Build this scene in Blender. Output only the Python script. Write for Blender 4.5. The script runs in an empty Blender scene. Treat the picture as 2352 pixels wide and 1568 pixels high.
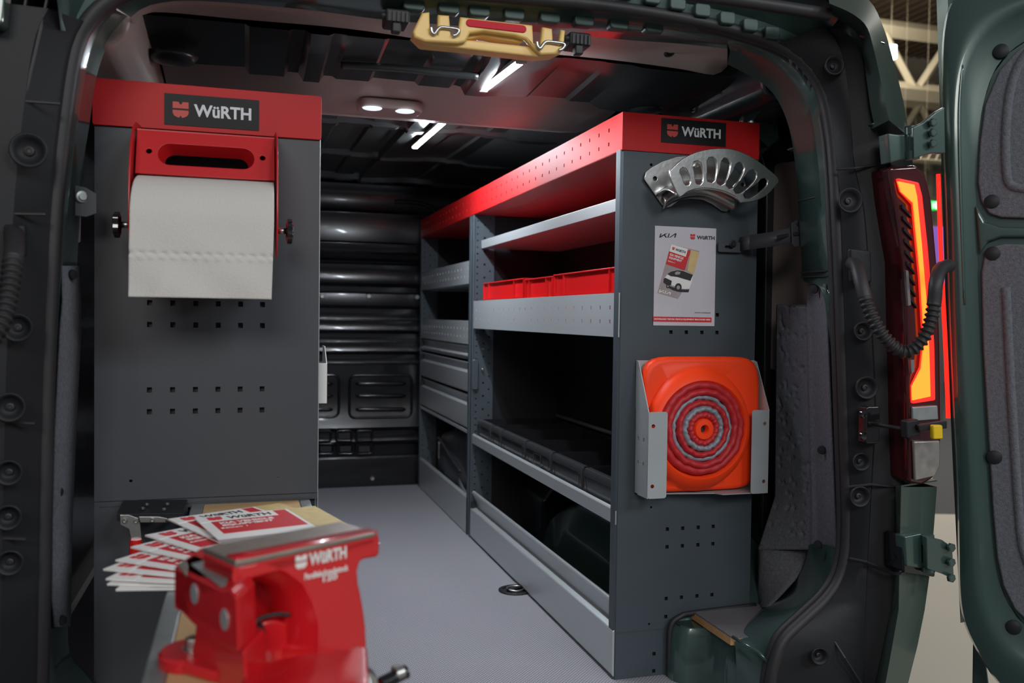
import bpy, bmesh, math, random
from mathutils import Vector, Matrix
import numpy as np
random.seed(7)
R = math.radians
# ------------------------------------------------------------------ camera, world, lights, exposure
F, YAW, PIT, ROL, EYE = 2050.0, R(16.62), R(1.53), R(0.764), Vector((0, 0, 0.84))
cy, sy = math.cos(YAW), math.sin(YAW)
FW = Vector((sy*math.cos(PIT), cy*math.cos(PIT), -math.sin(PIT)))
RT = Vector((cy, -sy, 0)); UP = RT.cross(FW)
c_, s_ = math.cos(ROL), math.sin(ROL)
RT, UP = RT*c_ + UP*s_, UP*c_ - RT*s_
scn = bpy.context.scene
cam = bpy.data.cameras.new('camera'); co = bpy.data.objects.new('camera', cam); scn.collection.objects.link(co)
m = Matrix((RT, UP, -FW)).transposed().to_4x4(); m.translation = EYE; co.matrix_world = m
cam.sensor_width = 36; cam.lens = F/2352*36; cam.clip_start = 0.02; cam.clip_end = 100
cam.dof.use_dof = True; cam.dof.focus_distance = 2.05; cam.dof.aperture_fstop = 3.8
scn.camera = co
w = bpy.data.worlds.new('world'); scn.world = w; w.use_nodes = True
w.node_tree.nodes['Background'].inputs[0].default_value = (0.75, 0.78, 0.85, 1)
w.node_tree.nodes['Background'].inputs[1].default_value = 0.17
scn.view_settings.view_transform = 'Standard'; scn.view_settings.look = 'None'
scn.view_settings.exposure = 0.0; scn.view_settings.gamma = 1; scn.view_settings.use_curve_mapping = False

def area(name, loc, target, sx, sy_, power, col):
    l = bpy.data.lights.new(name, 'AREA'); l.shape = 'RECTANGLE'; l.size = sx; l.size_y = sy_
    l.energy = power; l.color = col
    o = bpy.data.objects.new(name, l); scn.collection.objects.link(o); o.location = loc
    o.rotation_euler = (Vector(target)-Vector(loc)).to_track_quat('-Z', 'Y').to_euler()
    return o
# the lamps of the exhibition hall, hung high above and behind the photographer, plus one added at the right
area('hall_lamp', (-1.2, -4.2, 3.1), (0.4, 1.8, 0.9), 2.2, 1.2, 105, (1.0, 0.97, 0.92))
area('hall_lamp', (2.2, -3.6, 3.6), (0.9, 1.7, 0.8), 1.4, 1.2, 85, (0.9, 0.95, 1.0))
area('hall_lamp', (4.6, -2.6, 3.4), (1.4, 1.5, 0.6), 1.4, 0.5, 60, (0.95, 1.0, 0.97))  # added lamp, puts highlights on the right sill and door frame
area('hall_lamp', (6.5, 6.0, 5.0), (6.5, 6.5, 0.0), 3.0, 3.0, 260, (1.0, 0.95, 0.86))
area('hall_lamp', (8.0, 11.0, 4.9), (9.5, 13.0, 2.0), 2.5, 2.5, 160, (1.0, 0.93, 0.82))

# ------------------------------------------------------------------ helpers
def ray(px, py):
    return RT*((px-1176)/F) + UP*(-(py-784)/F) + FW
def at(px, py, ax, val):
    d = ray(px, py); t = (val-EYE[ax])/d[ax]; return EYE + d*t
def on(px, py, P0, n):
    d = ray(px, py); t = (Vector(P0)-EYE).dot(n)/d.dot(n); return EYE + d*t

COL = scn.collection
ORG = {}
def link(o, parent=None):
    COL.objects.link(o)
    if parent is not None: o.parent = parent
    return o
def thing(name, label, cat, loc=(0, 0, 0), group=None):
    o = bpy.data.objects.new(name, None); link(o); o.location = loc; o.empty_display_size = .05
    o['label'] = label; o['category'] = cat
    if group: o['group'] = group
    ORG[o.name] = Vector(loc); return o
def tag(o, label=None, cat=None, group=None, kind=None):
    if label: o['label'] = label
    if cat: o['category'] = cat
    if group: o['group'] = group
    if kind: o['kind'] = kind
    return o
def dup(root, loc, rz=0):
    def cp(o, par):
        c = o.copy(); COL.objects.link(c); c.parent = par
        for ch in o.children: cp(ch, c)
        return c
    r = cp(root, None); r.location = loc; r.rotation_euler = (0, 0, rz); return r

class MB:
    def __init__(s): s.v = []; s.f = []
    def add(s, vs, fs):
        b = len(s.v); s.v += [Vector(p) for p in vs]; s.f += [tuple(b+i for i in f) for f in fs]; return s
    def box(s, x0, x1, y0, y1, z0, z1):
        return s.add([(x0,y0,z0),(x1,y0,z0),(x1,y1,z0),(x0,y1,z0),(x0,y0,z1),(x1,y0,z1),(x1,y1,z1),(x0,y1,z1)],
                     [(0,3,2,1),(4,5,6,7),(0,1,5,4),(1,2,6,5),(2,3,7,6),(3,0,4,7)])
    def extr(s, pts, d):
        """closed 3-D polygon pts swept by vector d"""
        n = len(pts); d = Vector(d); pts = [Vector(p) for p in pts]
        return s.add(pts+[p+d for p in pts], [tuple(range(n-1,-1,-1)), tuple(range(n, 2*n))] +
                     [(i, (i+1)%n, n+(i+1)%n, n+i) for i in range(n)])
    def prism(s, poly, ax, a, b):
        """polygon in the two other axes swept from a to b along axis ax"""
        if ax == 1: P = [(p[0], a, p[1]) for p in poly]; d = (0, b-a, 0)
        elif ax == 0: P = [(a, p[0], p[1]) for p in poly]; d = (b-a, 0, 0)
        else: P = [(p[0], p[1], a) for p in poly]; d = (0, 0, b-a)
        return s.extr(P, d)
    def grid(s, rows, closed=False):
        n = len(rows[0]); fs = []
        for i in range(len(rows)-1):
            for j in range(n if closed else n-1):
                k = (j+1) % n
                fs.append((i*n+j, i*n+k, (i+1)*n+k, (i+1)*n+j))
        return s.add([p for r in rows for p in r], fs)
    def tube(s, path, r, n=8, closed=False, cap=True):
        path = [Vector(p) for p in path]; rows = []; N = len(path)
        rr = r if hasattr(r, '__len__') else [r]*N
        ref = None
        for i, p in enumerate(path):
            if closed: t = path[(i+1)%N]-path[i-1]
            else: t = path[min(i+1, N-1)]-path[max(i-1, 0)]
            t.normalize()
            if ref is None:
                ref = Vector((0, 0, 1)) if abs(t.z) < .9 else Vector((1, 0, 0))
            a = (ref - t*ref.dot(t)).normalized(); ref = a; b = t.cross(a)
            rows.append([p+(a*math.cos(2*math.pi*k/n)+b*math.sin(2*math.pi*k/n))*rr[i] for k in range(n)])
        if closed: rows.append(rows[0])
        s.grid(rows, True)
        if cap and not closed:
            b0 = len(s.v)-len(rows)*n
            s.f.append(tuple(b0+k for k in range(n-1, -1, -1))); s.f.append(tuple(b0+(len(rows)-1)*n+k for k in range(n)))
        return s
    def lathe(s, prof, o, d, n=24, cap=True):
        """prof = [(radius, height along d)]"""
        d = Vector(d).normalized(); o = Vector(o)
        a = d.orthogonal().normalized(); b = d.cross(a)
        rows = [[o+d*h+(a*math.cos(2*math.pi*k/n)+b*math.sin(2*math.pi*k/n))*r for k in range(n)] for r, h in prof]
        s.grid(rows, True)
        if cap:
            b0 = len(s.v)-len(rows)*n
            s.f.append(tuple(b0+k for k in range(n-1, -1, -1))); s.f.append(tuple(b0+(len(rows)-1)*n+k for k in range(n)))
        return s
    def build(s, name, mat, parent=None, bevel=0, smooth=False, local=False, seg=2, angle=35, solid=0):
        me = bpy.data.meshes.new(name)
        org = Vector((0, 0, 0))
        if parent is not None and not local: org = ORG.get(parent.name, org)
        me.from_pydata([v-org for v in s.v], [], s.f); me.materials.append(mat)
        bm = bmesh.new(); bm.from_mesh(me)
        bmesh.ops.recalc_face_normals(bm, faces=bm.faces); bm.to_mesh(me); bm.free()
        o = bpy.data.objects.new(name, me); link(o, parent)
        ORG[o.name] = org
        if smooth:
            for p in me.polygons: p.use_smooth = True
            if smooth != 'all':
                mod = o.modifiers.new('e', 'EDGE_SPLIT'); mod.split_angle = R(angle)
        if solid:
            mod = o.modifiers.new('s', 'SOLIDIFY'); mod.thickness = solid; mod.offset = 0
        if bevel:
            mod = o.modifiers.new('b', 'BEVEL'); mod.width = bevel; mod.segments = seg; mod.limit_method = 'ANGLE'; mod.angle_limit = R(35)
            for p in me.polygons: p.use_smooth = True
            mod = o.modifiers.new('n', 'WEIGHTED_NORMAL'); mod.keep_sharp = True
        return o

def plate(name, loops, o, u, v, thick, mat, parent=None, bevel=0, local=False, smooth=True):
    """flat plate with any holes: 2-D loops in the frame o,u,v ; thickness centred, swept along u x v"""
    cu = bpy.data.curves.new('t', 'CURVE'); cu.dimensions = '2D'; cu.fill_mode = 'BOTH'
    cu.extrude = max(thick/2-bevel, 0); cu.bevel_depth = bevel; cu.bevel_resolution = 1; cu.offset = -bevel
    for lp in loops:
        sp = cu.splines.new('POLY'); sp.points.add(len(lp)-1); sp.use_cyclic_u = True
        for i, p in enumerate(lp): sp.points[i].co = (p[0], p[1], 0, 1)
    ob = bpy.data.objects.new('t', cu); me = bpy.data.meshes.new_from_object(ob)
    bpy.data.objects.remove(ob); bpy.data.curves.remove(cu)
    o, u, v = Vector(o), Vector(u).normalized(), Vector(v).normalized(); n = u.cross(v)
    org = ORG.get(parent.name, Vector()) if (parent is not None and not local) else Vector()
    for q in me.vertices:
        c = q.co; q.co = o+u*c.x+v*c.y+n*c.z-org
    me.name = name; me.materials.clear(); me.materials.append(mat)
    me.validate()
    bm = bmesh.new(); bm.from_mesh(me); bmesh.ops.remove_doubles(bm, verts=bm.verts, dist=1e-6); bm.to_mesh(me); bm.free()
    ob = bpy.data.objects.new(name, me); link(ob, parent); ORG[ob.name] = org
    return ob

def lettering(body, o, u, v, w_, h_, mat, parent=None, name='lettering', bold=0.012, thick=0.0004, local=False, shear=0):
    """text scaled to exactly w_ x h_ with its lower left corner at o"""
    cu = bpy.data.curves.new('t', 'FONT'); cu.body = body; cu.size = 1; cu.offset = bold; cu.extrude = 0.01; cu.shear = shear
    cu.resolution_u = 3
    ob = bpy.data.objects.new('t', cu); me = bpy.data.meshes.new_from_object(ob)
    bpy.data.objects.remove(ob); bpy.data.curves.remove(cu)
    xs = [q.co.x for q in me.vertices]; ys = [q.co.y for q in me.vertices]
    x0, x1, y0, y1 = min(xs), max(xs), min(ys), max(ys)
    o, u, v = Vector(o), Vector(u).normalized(), Vector(v).normalized(); n = u.cross(v)
    org = ORG.get(parent.name, Vector()) if (parent is not None and not local) else Vector()
    for q in me.vertices:
        c = q.co
        q.co = o+u*((c.x-x0)/(x1-x0)*w_)+v*((c.y-y0)/(y1-y0)*h_)+n*(c.z*thick/0.02+thick/2)-org
    me.name = name; me.materials.clear(); me.materials.append(mat)
    ob = bpy.data.objects.new(name, me); link(ob, parent); ORG[ob.name] = org
    return ob

def shield(o, u, v, s, mat, parent=None, local=False, name='emblem'):
    """two-part shield: notched bar above, notched bowl below; s = width, about as tall"""
    mb = MB(); o, u, v = Vector(o), Vector(u).normalized(), Vector(v).normalized(); n = u.cross(v)*.0005
    top = [(0,.62),(1,.62),(1,1.05),(.62,1.05),(.55,.88),(.45,.88),(.38,1.05),(0,1.05)]
    bot = [(0,.5),(0,.3),(.1,.12),(.3,.02),(.42,0),(.47,.14),(.53,.14),(.58,0),(.7,.02),(.9,.12),(1,.3),(1,.5)]
    # split the notched shapes into convex pieces
    for poly in ([(0,.62),(1,.62),(1,.88),(0,.88)], [(0,.88),(.45,.88),(.38,1.05),(0,1.05)], [(.55,.88),(1,.88),(1,1.05),(.62,1.05)],
                 [(0,.5),(0,.3),(1,.3),(1,.5)], [(0,.3),(.1,.12),(.9,.12),(1,.3)], [(.1,.12),(.3,.02),(.42,0),(.47,.12)], [(.53,.12),(.58,0),(.7,.02),(.9,.12)]):
        mb.extr([o+u*(a*s)+v*(b*s) for a, b in poly], n)
    return mb.build(name, mat, parent, local=local)

def perf(name, o, u, v, W, H, t, holes, mat, parent=None, local=False, bevel=0):
    """sheet W x H in frame o,u,v with real holes; holes = (cu, cv, w, h, 'sq'|'rd'); thickness goes back along -(u x v)"""
    us = sorted({0, W} | {round(c-w_/2, 5) for c, _, w_, _, _ in holes} | {round(c+w_/2, 5) for c, _, w_, _, _ in holes})
    vs = sorted({0, H} | {round(c-h_/2, 5) for _, c, _, h_, _ in holes} | {round(c+h_/2, 5) for _, c, _, h_, _ in holes})
    us = [a for a in us if 0 <= a <= W]; vs = [a for a in vs if 0 <= a <= H]
    o, u, v = Vector(o), Vector(u).normalized(), Vector(v).normalized(); n = u.cross(v)
    hs = {}
    for h in holes:
        iu = us.index(min(us, key=lambda a: abs(a-(h[0]-h[2]/2)))); iv = vs.index(min(vs, key=lambda a: abs(a-(h[1]-h[3]/2))))
        hs[(iu, iv)] = h
    mb = MB(); P = lambda a, b, d=0: o+u*a+v*b-n*d
    idx = {}; V = []; Fc = []
    def vid(a, b, d):
        k = (round(a, 6), round(b, 6), d)
        if k not in idx: idx[k] = len(V); V.append(P(a, b, t*d))
        return idx[k]
    # merge runs of plain cells along v so the sheet stays cheap
    for i in range(len(us)-1):
        for j in range(len(vs)-1):
            a0, a1, b0, b1 = us[i], us[i+1], vs[j], vs[j+1]
            h = hs.get((i, j))
            if h is None:
                for d in (0, 1): Fc.append((vid(a0,b0,d), vid(a1,b0,d), vid(a1,b1,d), vid(a0,b1,d)))
            elif h[4] == 'sq':
                q = [(a0,b0),(a1,b0),(a1,b1),(a0,b1)]
                for k in range(4):
                    A, B = q[k], q[(k+1)%4]; Fc.append((vid(*A,0), vid(*B,0), vid(*B,1), vid(*A,1)))
            else:
                ca, cb, ra, rb = (a0+a1)/2, (b0+b1)/2, (a1-a0)/2*.92, (b1-b0)/2*.92
                ring = [(ca+ra*math.cos(R(45*k+22.5)), cb+rb*math.sin(R(45*k+22.5))) for k in range(8)]
                cor = [(a1,b1),(a0,b1),(a0,b0),(a1,b0)]
                for d in (0, 1):
                    for k in range(4):
                        r0, r1, r2 = ring[2*k], ring[2*k+1], ring[(2*k+2) % 8]
                        Fc.append((vid(*cor[k],d), vid(*r1,d), vid(*r0,d)))
                        Fc.append((vid(*cor[k],d), vid(*cor[(k+1)%4],d), vid(*r2,d), vid(*r1,d)))
                for k in range(8):
                    A, B = ring[k], ring[(k+1)%8]; Fc.append((vid(*A,0), vid(*B,0), vid(*B,1), vid(*A,1)))
    for seq in ([(a,0) for a in us], [(a,H) for a in us], [(0,b) for b in vs], [(W,b) for b in vs]):
        for A, B in zip(seq, seq[1:]): Fc.append((vid(*A,0), vid(*B,0), vid(*B,1), vid(*A,1)))
    mb.add(V, Fc)
    return mb.build(name, mat, parent, local=local)

def rrect(x0, y0, x1, y1, r, n=5):
    P = []
    for cx, cy_, a in ((x1-r, y1-r, 0), (x0+r, y1-r, 90), (x0+r, y0+r, 180), (x1-r, y0+r, 270)):
        for k in range(n+1):
            t = R(a+90*k/n); P.append((cx+r*math.cos(t), cy_+r*math.sin(t)))
    return P
def circ(cx, cy_, r, n=16): return [(cx+r*math.cos(2*math.pi*k/n), cy_+r*math.sin(2*math.pi*k/n)) for k in range(n)]
def cap(x0, y0, x1, y1, r, n=8):
    a = math.atan2(y1-y0, x1-x0); P = []
    for k in range(n+1): t = a-math.pi/2+math.pi*k/n; P.append((x1+r*math.cos(t), y1+r*math.sin(t)))
    for k in range(n+1): t = a+math.pi/2+math.pi*k/n; P.append((x0+r*math.cos(t), y0+r*math.sin(t)))
    return P
def smooth_path(pts, n=6, closed=False):
    """Catmull-Rom through the points"""
    P = [Vector(p) for p in pts]; N = len(P); out = []
    for i in range(N if closed else N-1):
        g = (lambda k: P[k % N]) if closed else (lambda k: P[max(0, min(N-1, k))])
        p0, p1, p2, p3 = g(i-1), g(i), g(i+1), g(i+2)
        for k in range(n):
            t = k/n
            out.append(.5*((2*p1)+(p2-p0)*t+(2*p0-5*p1+4*p2-p3)*t*t+(3*p1-p0-3*p2+p3)*t**3))
    if not closed: out.append(P[-1])
    return out

# ------------------------------------------------------------------ materials
def mat(name, col, rough=.5, metal=0, bump=None, coat=0, emit=None, var=0, vscale=8, spec=None, alpha=None):
    m_ = bpy.data.materials.new(name); m_.use_nodes = True; nt = m_.node_tree; b = nt.nodes['Principled BSDF']
    b.inputs['Base Color'].default_value = (*col, 1); b.inputs['Roughness'].default_value = rough; b.inputs['Metallic'].default_value = metal
    if coat: b.inputs['Coat Weight'].default_value = coat; b.inputs['Coat Roughness'].default_value = .06
    if spec is not None: b.inputs['Specular IOR Level'].default_value = spec
    if emit: b.inputs['Emission Color'].default_value = (*emit[0], 1); b.inputs['Emission Strength'].default_value = emit[1]
    if alpha is not None: b.inputs['Transmission Weight'].default_value = alpha
    tc = None
    if bump or var:
        tc = nt.nodes.new('ShaderNodeTexCoord')
    if var:
        nz = nt.nodes.new('ShaderNodeTexNoise'); nz.inputs['Scale'].default_value = vscale; nz.inputs['Detail'].default_value = 5
        nt.links.new(tc.outputs['Object'], nz.inputs['Vector'])
        mx = nt.nodes.new('ShaderNodeMix'); mx.data_type = 'RGBA'
        mx.inputs['A'].default_value = (*[c*(1-var) for c in col], 1); mx.inputs['B'].default_value = (*[min(1, c*(1+var)) for c in col], 1)
        nt.links.new(nz.outputs['Fac'], mx.inputs['Factor']); nt.links.new(mx.outputs['Result'], b.inputs['Base Color'])
    if bump:
        sc, st = bump
        n2 = nt.nodes.new('ShaderNodeTexNoise'); n2.inputs['Scale'].default_value = sc; n2.inputs['Detail'].default_value = 3
        nt.links.new(tc.outputs['Object'], n2.inputs['Vector'])
        bp = nt.nodes.new('ShaderNodeBump'); bp.inputs['Strength'].default_value = st; bp.inputs['Distance'].default_value = .002
        nt.links.new(n2.outputs['Fac'], bp.inputs['Height']); nt.links.new(bp.outputs['Normal'], b.inputs['Normal'])
    return m_
M = dict(
 panel=mat('powder_coated_steel', (.062,.066,.076), .45, .05, bump=(900,.12), spec=.35),
 panel2=mat('powder_coated_blue_grey', (.058,.074,.088), .45, .05, bump=(900,.12), spec=.4),
 black=mat('black_plastic', (.015,.016,.019), .5, 0, bump=(700,.15), spec=.28),
 gloss=mat('black_gloss', (.008,.008,.010), .12, 0, coat=.5),
 rubber=mat('rubber', (.022,.021,.024), .55, bump=(300,.1)),
 green=mat('green_paint', (.042,.080,.072), .28, .25, coat=.8),
 green_flat=mat('green_pressing', (.040,.075,.068), .5, .1),
 green_out=mat('green_body_paint', (.060,.092,.078), .3, .3, coat=.8),
 inner=mat('interior_paint', (.012,.015,.017), .25, .1, coat=.4),
 bulk=mat('bulkhead_paint', (.007,.007,.009), .24, .1, coat=.15),
 roofm=mat('roof_paint', (.026,.029,.029), .32, .1, coat=.2),
 beige=mat('beige_trim', (.40,.33,.30), .42, bump=(500,.05)),
 red=mat('red_powder_coat', (.46,.008,.010), .5, 0, bump=(900,.08), spec=.3),
 redpl=mat('red_plastic', (.62,.010,.012), .28, 0, coat=.2),
 redhold=mat('red_enamel', (.52,.008,.012), .4, 0, coat=.1),
 visered=mat('vise_red', (.60,.010,.016), .26, 0, coat=.5, bump=(60,.08)),
 alu=mat('aluminium', (.52,.55,.57), .38, .55, bump=(500,.06)),
 alu2=mat('grey_sheet', (.42,.45,.47), .45, .3, bump=(500,.05)),
 steel=mat('steel', (.55,.54,.52), .3, 1),
 worn=mat('worn_steel', (.36,.31,.27), .42, .8, var=.25, vscale=40),
 cast=mat('cast_aluminium', (.62,.62,.60), .26, .95, var=.12, vscale=30, bump=(120,.12)),
 galv=mat('galvanised', (.34,.37,.37), .42, .6, var=.3, vscale=25),
 white=mat('white_paper', (.72,.70,.68), .7),
 poster=mat('poster_paper', (.55,.53,.58), .5, var=.04, vscale=20),
 paper=mat('tissue_paper', (.60,.58,.55), .85, bump=(260,.5)),
 ink=mat('black_ink', (.02,.02,.025), .5),
 signb=mat('sign_black', (.010,.010,.012), .5, spec=.25),
 signr=mat('sign_red', (.50,.05,.035), .5),
 signw=mat('sign_white', (.62,.66,.70), .5),
 inkr=mat('red_ink', (.60,.02,.03), .45),
 inkw=mat('white_ink', (.8,.78,.76), .5),
 tan=mat('tan_print', (.62,.46,.20), .5, var=.2, vscale=60),
 pinkp=mat('grey_print', (.36,.30,.30), .5, var=.2, vscale=80),
 wood=mat('maple_board', (.62,.40,.20), .4, var=.12, vscale=12),
 ply=mat('plywood_edge', (.50,.27,.12), .55, var=.2, vscale=80),
 felt=mat('charcoal_felt', (.135,.14,.16), .95, bump=(420,.9), var=.45, vscale=160, spec=.1),
 carpet=mat('grey_carpet', (.17,.16,.17), .95, bump=(500,.9), var=.3, vscale=300, spec=.1),
 orange=mat('orange_plastic', (1.0,.060,.010), .45, spec=.3),
 redcloth=mat('red_nylon', (.50,.018,.025), .55, bump=(90,.5)),
 greycloth=mat('reflective_cloth', (.27,.29,.34), .5, .2, bump=(120,.4)),
 yellow=mat('yellow_plastic', (.86,.58,.20), .4),
 yel2=mat('bright_yellow', (.75,.50,.01), .4),
 refl=mat('red_reflector', (.55,.012,.03), .5, spec=.2),
 led=mat('led_diffuser', (.9,.92,1), .5, emit=((.86,.93,1.0), 360)),
 dome=mat('dome_lens', (.7,.8,.9), .2, emit=((.8,.9,1.0), 1.0)),
 tred=mat('tail_light_red', (.7,.01,.01), .3, emit=((1,.02,.012), 1.6)),
 torange=mat('tail_light_amber', (1,.3,.03), .3, emit=((1,.13,.012), 2.6)),
 tlens=mat('dark_red_lens', (.05,.006,.008), .08, coat=.8),
 clear=mat('clear_lens', (.42,.40,.38), .15, .6, var=.4, vscale=60),
 bin=mat('smoked_plastic', (.018,.018,.021), .18, 0, coat=.4),
 bin_lit=mat('bin_front_lit', (.045,.046,.050), .22, 0, coat=.3),  # paler copy of the smoked plastic, so the bin fronts look lit
 bag=mat('black_nylon', (.055,.06,.07), .5, bump=(200,.5)),
 hallfl=mat('pale_hall_floor', (.52,.48,.41), .6, var=.05, vscale=2),
 halldk=mat('dark_hall_carpet', (.075,.077,.08), .9),
 hallwall=mat('hall_wall', (.34,.29,.22), .8, var=.15, vscale=1),
 hallceil=mat('hall_deck', (.17,.12,.075), .8, var=.3, vscale=.8),
 truss=mat('cream_steel', (.44,.38,.26), .6),
 exitg=mat('exit_green', (.0,.35,.06), .5, emit=((.0,.8,.10), 1.1)),
 exitw=mat('exit_white', (.9,.9,.9), .5, emit=((.8,1,.85), 1.2)),
 hlamp=mat('hall_lamp_lens', (1,1,1), .5, emit=((.85,.93,1.0), 9)),
 purple=mat('lit_screen', (.2,.1,.5), .4, emit=((.28,.16,.5), .4)),
)
def floor_mat():
    m_ = mat('rubber_floor', (.13,.13,.145), .55, spec=.35); nt = m_.node_tree; b = nt.nodes['Principled BSDF']
    tc = nt.nodes.new('ShaderNodeTexCoord'); mp = nt.nodes.new('ShaderNodeMapping'); mp.inputs['Rotation'].default_value = (0, 0, R(45))
    nt.links.new(tc.outputs['Object'], mp.inputs['Vector'])
    ws = []
    for d in ('X', 'Y'):
        wv = nt.nodes.new('ShaderNodeTexWave'); wv.bands_direction = d; wv.inputs['Scale'].default_value = 48
        nt.links.new(mp.outputs['Vector'], wv.inputs['Vector']); ws.append(wv)
    mu = nt.nodes.new('ShaderNodeMath'); mu.operation = 'MULTIPLY'
    nt.links.new(ws[0].outputs['Fac'], mu.inputs[0]); nt.links.new(ws[1].outputs['Fac'], mu.inputs[1])
    cr = nt.nodes.new('ShaderNodeValToRGB'); cr.color_ramp.elements[0].color = (.20,.195,.215,1); cr.color_ramp.elements[1].color = (.56,.55,.60,1)
    nt.links.new(mu.outputs[0], cr.inputs['Fac']); nt.links.new(cr.outputs['Color'], b.inputs['Base Color'])
    bp = nt.nodes.new('ShaderNodeBump'); bp.inputs['Strength'].default_value = .5; bp.inputs['Distance'].default_value = .001
    nt.links.new(mu.outputs[0], bp.inputs['Height']); nt.links.new(bp.outputs['Normal'], b.inputs['Normal'])
    return m_
M['floor'] = floor_mat()
X_, Y_, Z_ = Vector((1,0,0)), Vector((0,1,0)), Vector((0,0,1))
def struct(o): o['kind'] = 'structure'; return o
def screw(parent, p, d, r=.004, name='screw', m_='steel'):
    d = Vector(d).normalized()
    return MB().lathe([(r, 0), (r, r*.5), (r*.75, r*.8), (r*.45, r*.8), (r*.4, r*.4)], Vector(p)-d*.0005, d, 10).build(name, M[m_], parent, smooth=True)
# ================================================================== SETTING
def resample(P, n):
    P = [Vector(p) for p in P]; L = [0]
    for a, b in zip(P, P[1:]): L.append(L[-1]+(b-a).length)
    out = []; j = 0
    for k in range(n):
        t = L[-1]*k/(n-1)
        while j < len(P)-2 and L[j+1] < t: j += 1
        f = (t-L[j])/max(L[j+1]-L[j], 1e-9); out.append(P[j].lerp(P[j+1], min(max(f, 0), 1)))
    return out
def curve_at(px, Y, n=40, sm=5):
    Ys = Y if hasattr(Y, '__len__') else [Y]*len(px)
    return resample(smooth_path([at(x, y, 1, yy) for (x, y), yy in zip(px, Ys)], sm), n)
def loft(name, rows, m_, parent=None, solid=0, sub=0):
    if sub:
        out = []
        for a, b in zip(rows, rows[1:]):
            for k in range(sub): out.append([p.lerp(q, k/sub) for p, q in zip(a, b)])
        rows = out+[rows[-1]]
    return MB().grid(rows).build(name, m_, parent, smooth=True, angle=40, solid=solid)

# --- cargo floor, van walls
fl = MB().box(-.46, 1.30, 1.62, 4.40, -.03, 0).build('floor', M['floor']); struct(fl)
wl = MB()
wl.prism([(-.50,-.05),(-.50,.9),(-.46,1.2),(-.36,1.46),(-.33,1.52),(-.36,1.55),(-.56,1.3),(-.56,-.05)], 1, 1.70, 4.6)
struct(wl.build('wall_left', M['inner'], bevel=.01))
wr = MB()
wr.prism([(1.40,-.05),(1.40,.9),(1.37,1.2),(1.28,1.42),(1.25,1.50),(1.30,1.55),(1.46,1.3),(1.46,-.05)], 1, 1.72, 4.6)
wro = struct(wr.build('wall_right', M['inner'], bevel=.01))
# cant rail over the right rack and pillar pressings
r_ = MB(); r_.prism([(1.20,1.33),(1.13,1.36),(1.11,1.44),(1.16,1.49),(1.30,1.49),(1.30,1.33)], 1, 1.80, 4.36)
rail = struct(r_.build('trim_1', M['inner'], bevel=.012))
rh = MB()
for Yc, zc, rr in ((1.98,1.41,.012),(2.12,1.405,.02),(2.30,1.41,.012),(2.42,1.40,.022),(2.62,1.41,.012),(2.8,1.405,.018)):
    c = Vector((1.122, Yc, zc)); rh.tube([c+Vector((0, rr*math.cos(t*.5236), rr*math.sin(t*.5236))) for t in range(12)], .0035, 6, True)
rh.build('pressed_ring', M['inner'], rail, smooth=True)
p = MB(); p.prism([(1.24,1.27),(1.20,1.30),(1.185,1.36),(1.26,1.37),(1.27,1.29)], 1, 1.95, 2.02).build('hanger_bracket', M['green'], rail, bevel=.004)
screw(rail, (1.185, 1.985, 1.335), (-1, 0, .2), .008)
b_ = MB()
for (y0, y1, z0, z1) in ((2.04,2.12,.10,1.32),(2.55,2.62,.1,1.33),(3.2,3.27,.1,1.33)):
    b_.prism([(1.40,z0),(1.32,z0),(1.30,z0+.05),(1.29,z1-.1),(1.25,z1),(1.40,z1)], 1, y0, y1)
b_.build('body_pillar', M['inner'], wro, bevel=.008)
# beige window liner on the right wall, seen past the end panel
struct(MB().extr([(1.315,yy,zz) for yy, zz in [(2.02+.34*math.cos(R(a))*.9, .98+.27*math.sin(R(a))) for a in range(0,360,15)]], (.02,0,0)).build('window_1', M['beige'], bevel=.006))
struct(MB().extr([(1.26,2.10+.13*math.cos(R(a)),1.32+.055*math.sin(R(a))) for a in range(0,360,20)], (.02,0,0)).build('trim_2', M['alu2'], bevel=.004))
# left side: pale liner strip and beige cant rail
struct(MB().prism([(1.78,.95),(1.98,.98),(2.02,1.32),(1.78,1.32)], 0, -.335, -.32).build('window_2', M['alu2'], bevel=.003))
lr = MB().prism([(-.30,1.30),(-.235,1.31),(-.205,1.34),(-.195,1.40),(-.20,1.47),(-.33,1.47)], 1, 1.74, 4.3)
struct(lr.build('trim_3', M['beige'], bevel=.012, seg=3))

# --- front bulkhead: horizontally pressed sheet
YB = 4.39
zz = lambda py: at(840, py, 1, YB).z
ridges = [(425,22,.030),(490,9,.010),(560,6,.006),(580,4,-.008),(601,8,.020),(655,4,.012),(672,3,-.004),(705,4,.012),(735,3,.003),(762,4,.012),(786,3,.003),(810,4,.012),(835,3,.004),(985,4,.012),(1017,5,.014),(1048,4,-.005)]
prof = [(zz(1125), 0)]
for py, h, d in sorted(ridges, reverse=True):
    zc = zz(py); hh = (zz(py-h)-zz(py+h))/2
    for k in range(9):
        t = -1+k/4; prof.append((zc+hh*t, d*.5*(1+math.cos(math.pi*t))))
prof += [(zz(372), 0), (zz(340), .05), (1.72, .06)]
rows = [[Vector((x, YB-d, z)) for z, d in prof] for x in np.linspace(-.45, 1.33, 9)]
bulk = struct(loft('wall_front', rows, M['bulk']))
MBb = MB().box(-.45, 1.33, YB+.02, YB+.04, -.05, 1.6).build('backing', M['bulk'], bulk)
def P_b(x, y, d=0): 
    p = at(x, y, 1, YB); return Vector((p.x, YB-d, p.z))
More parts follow.
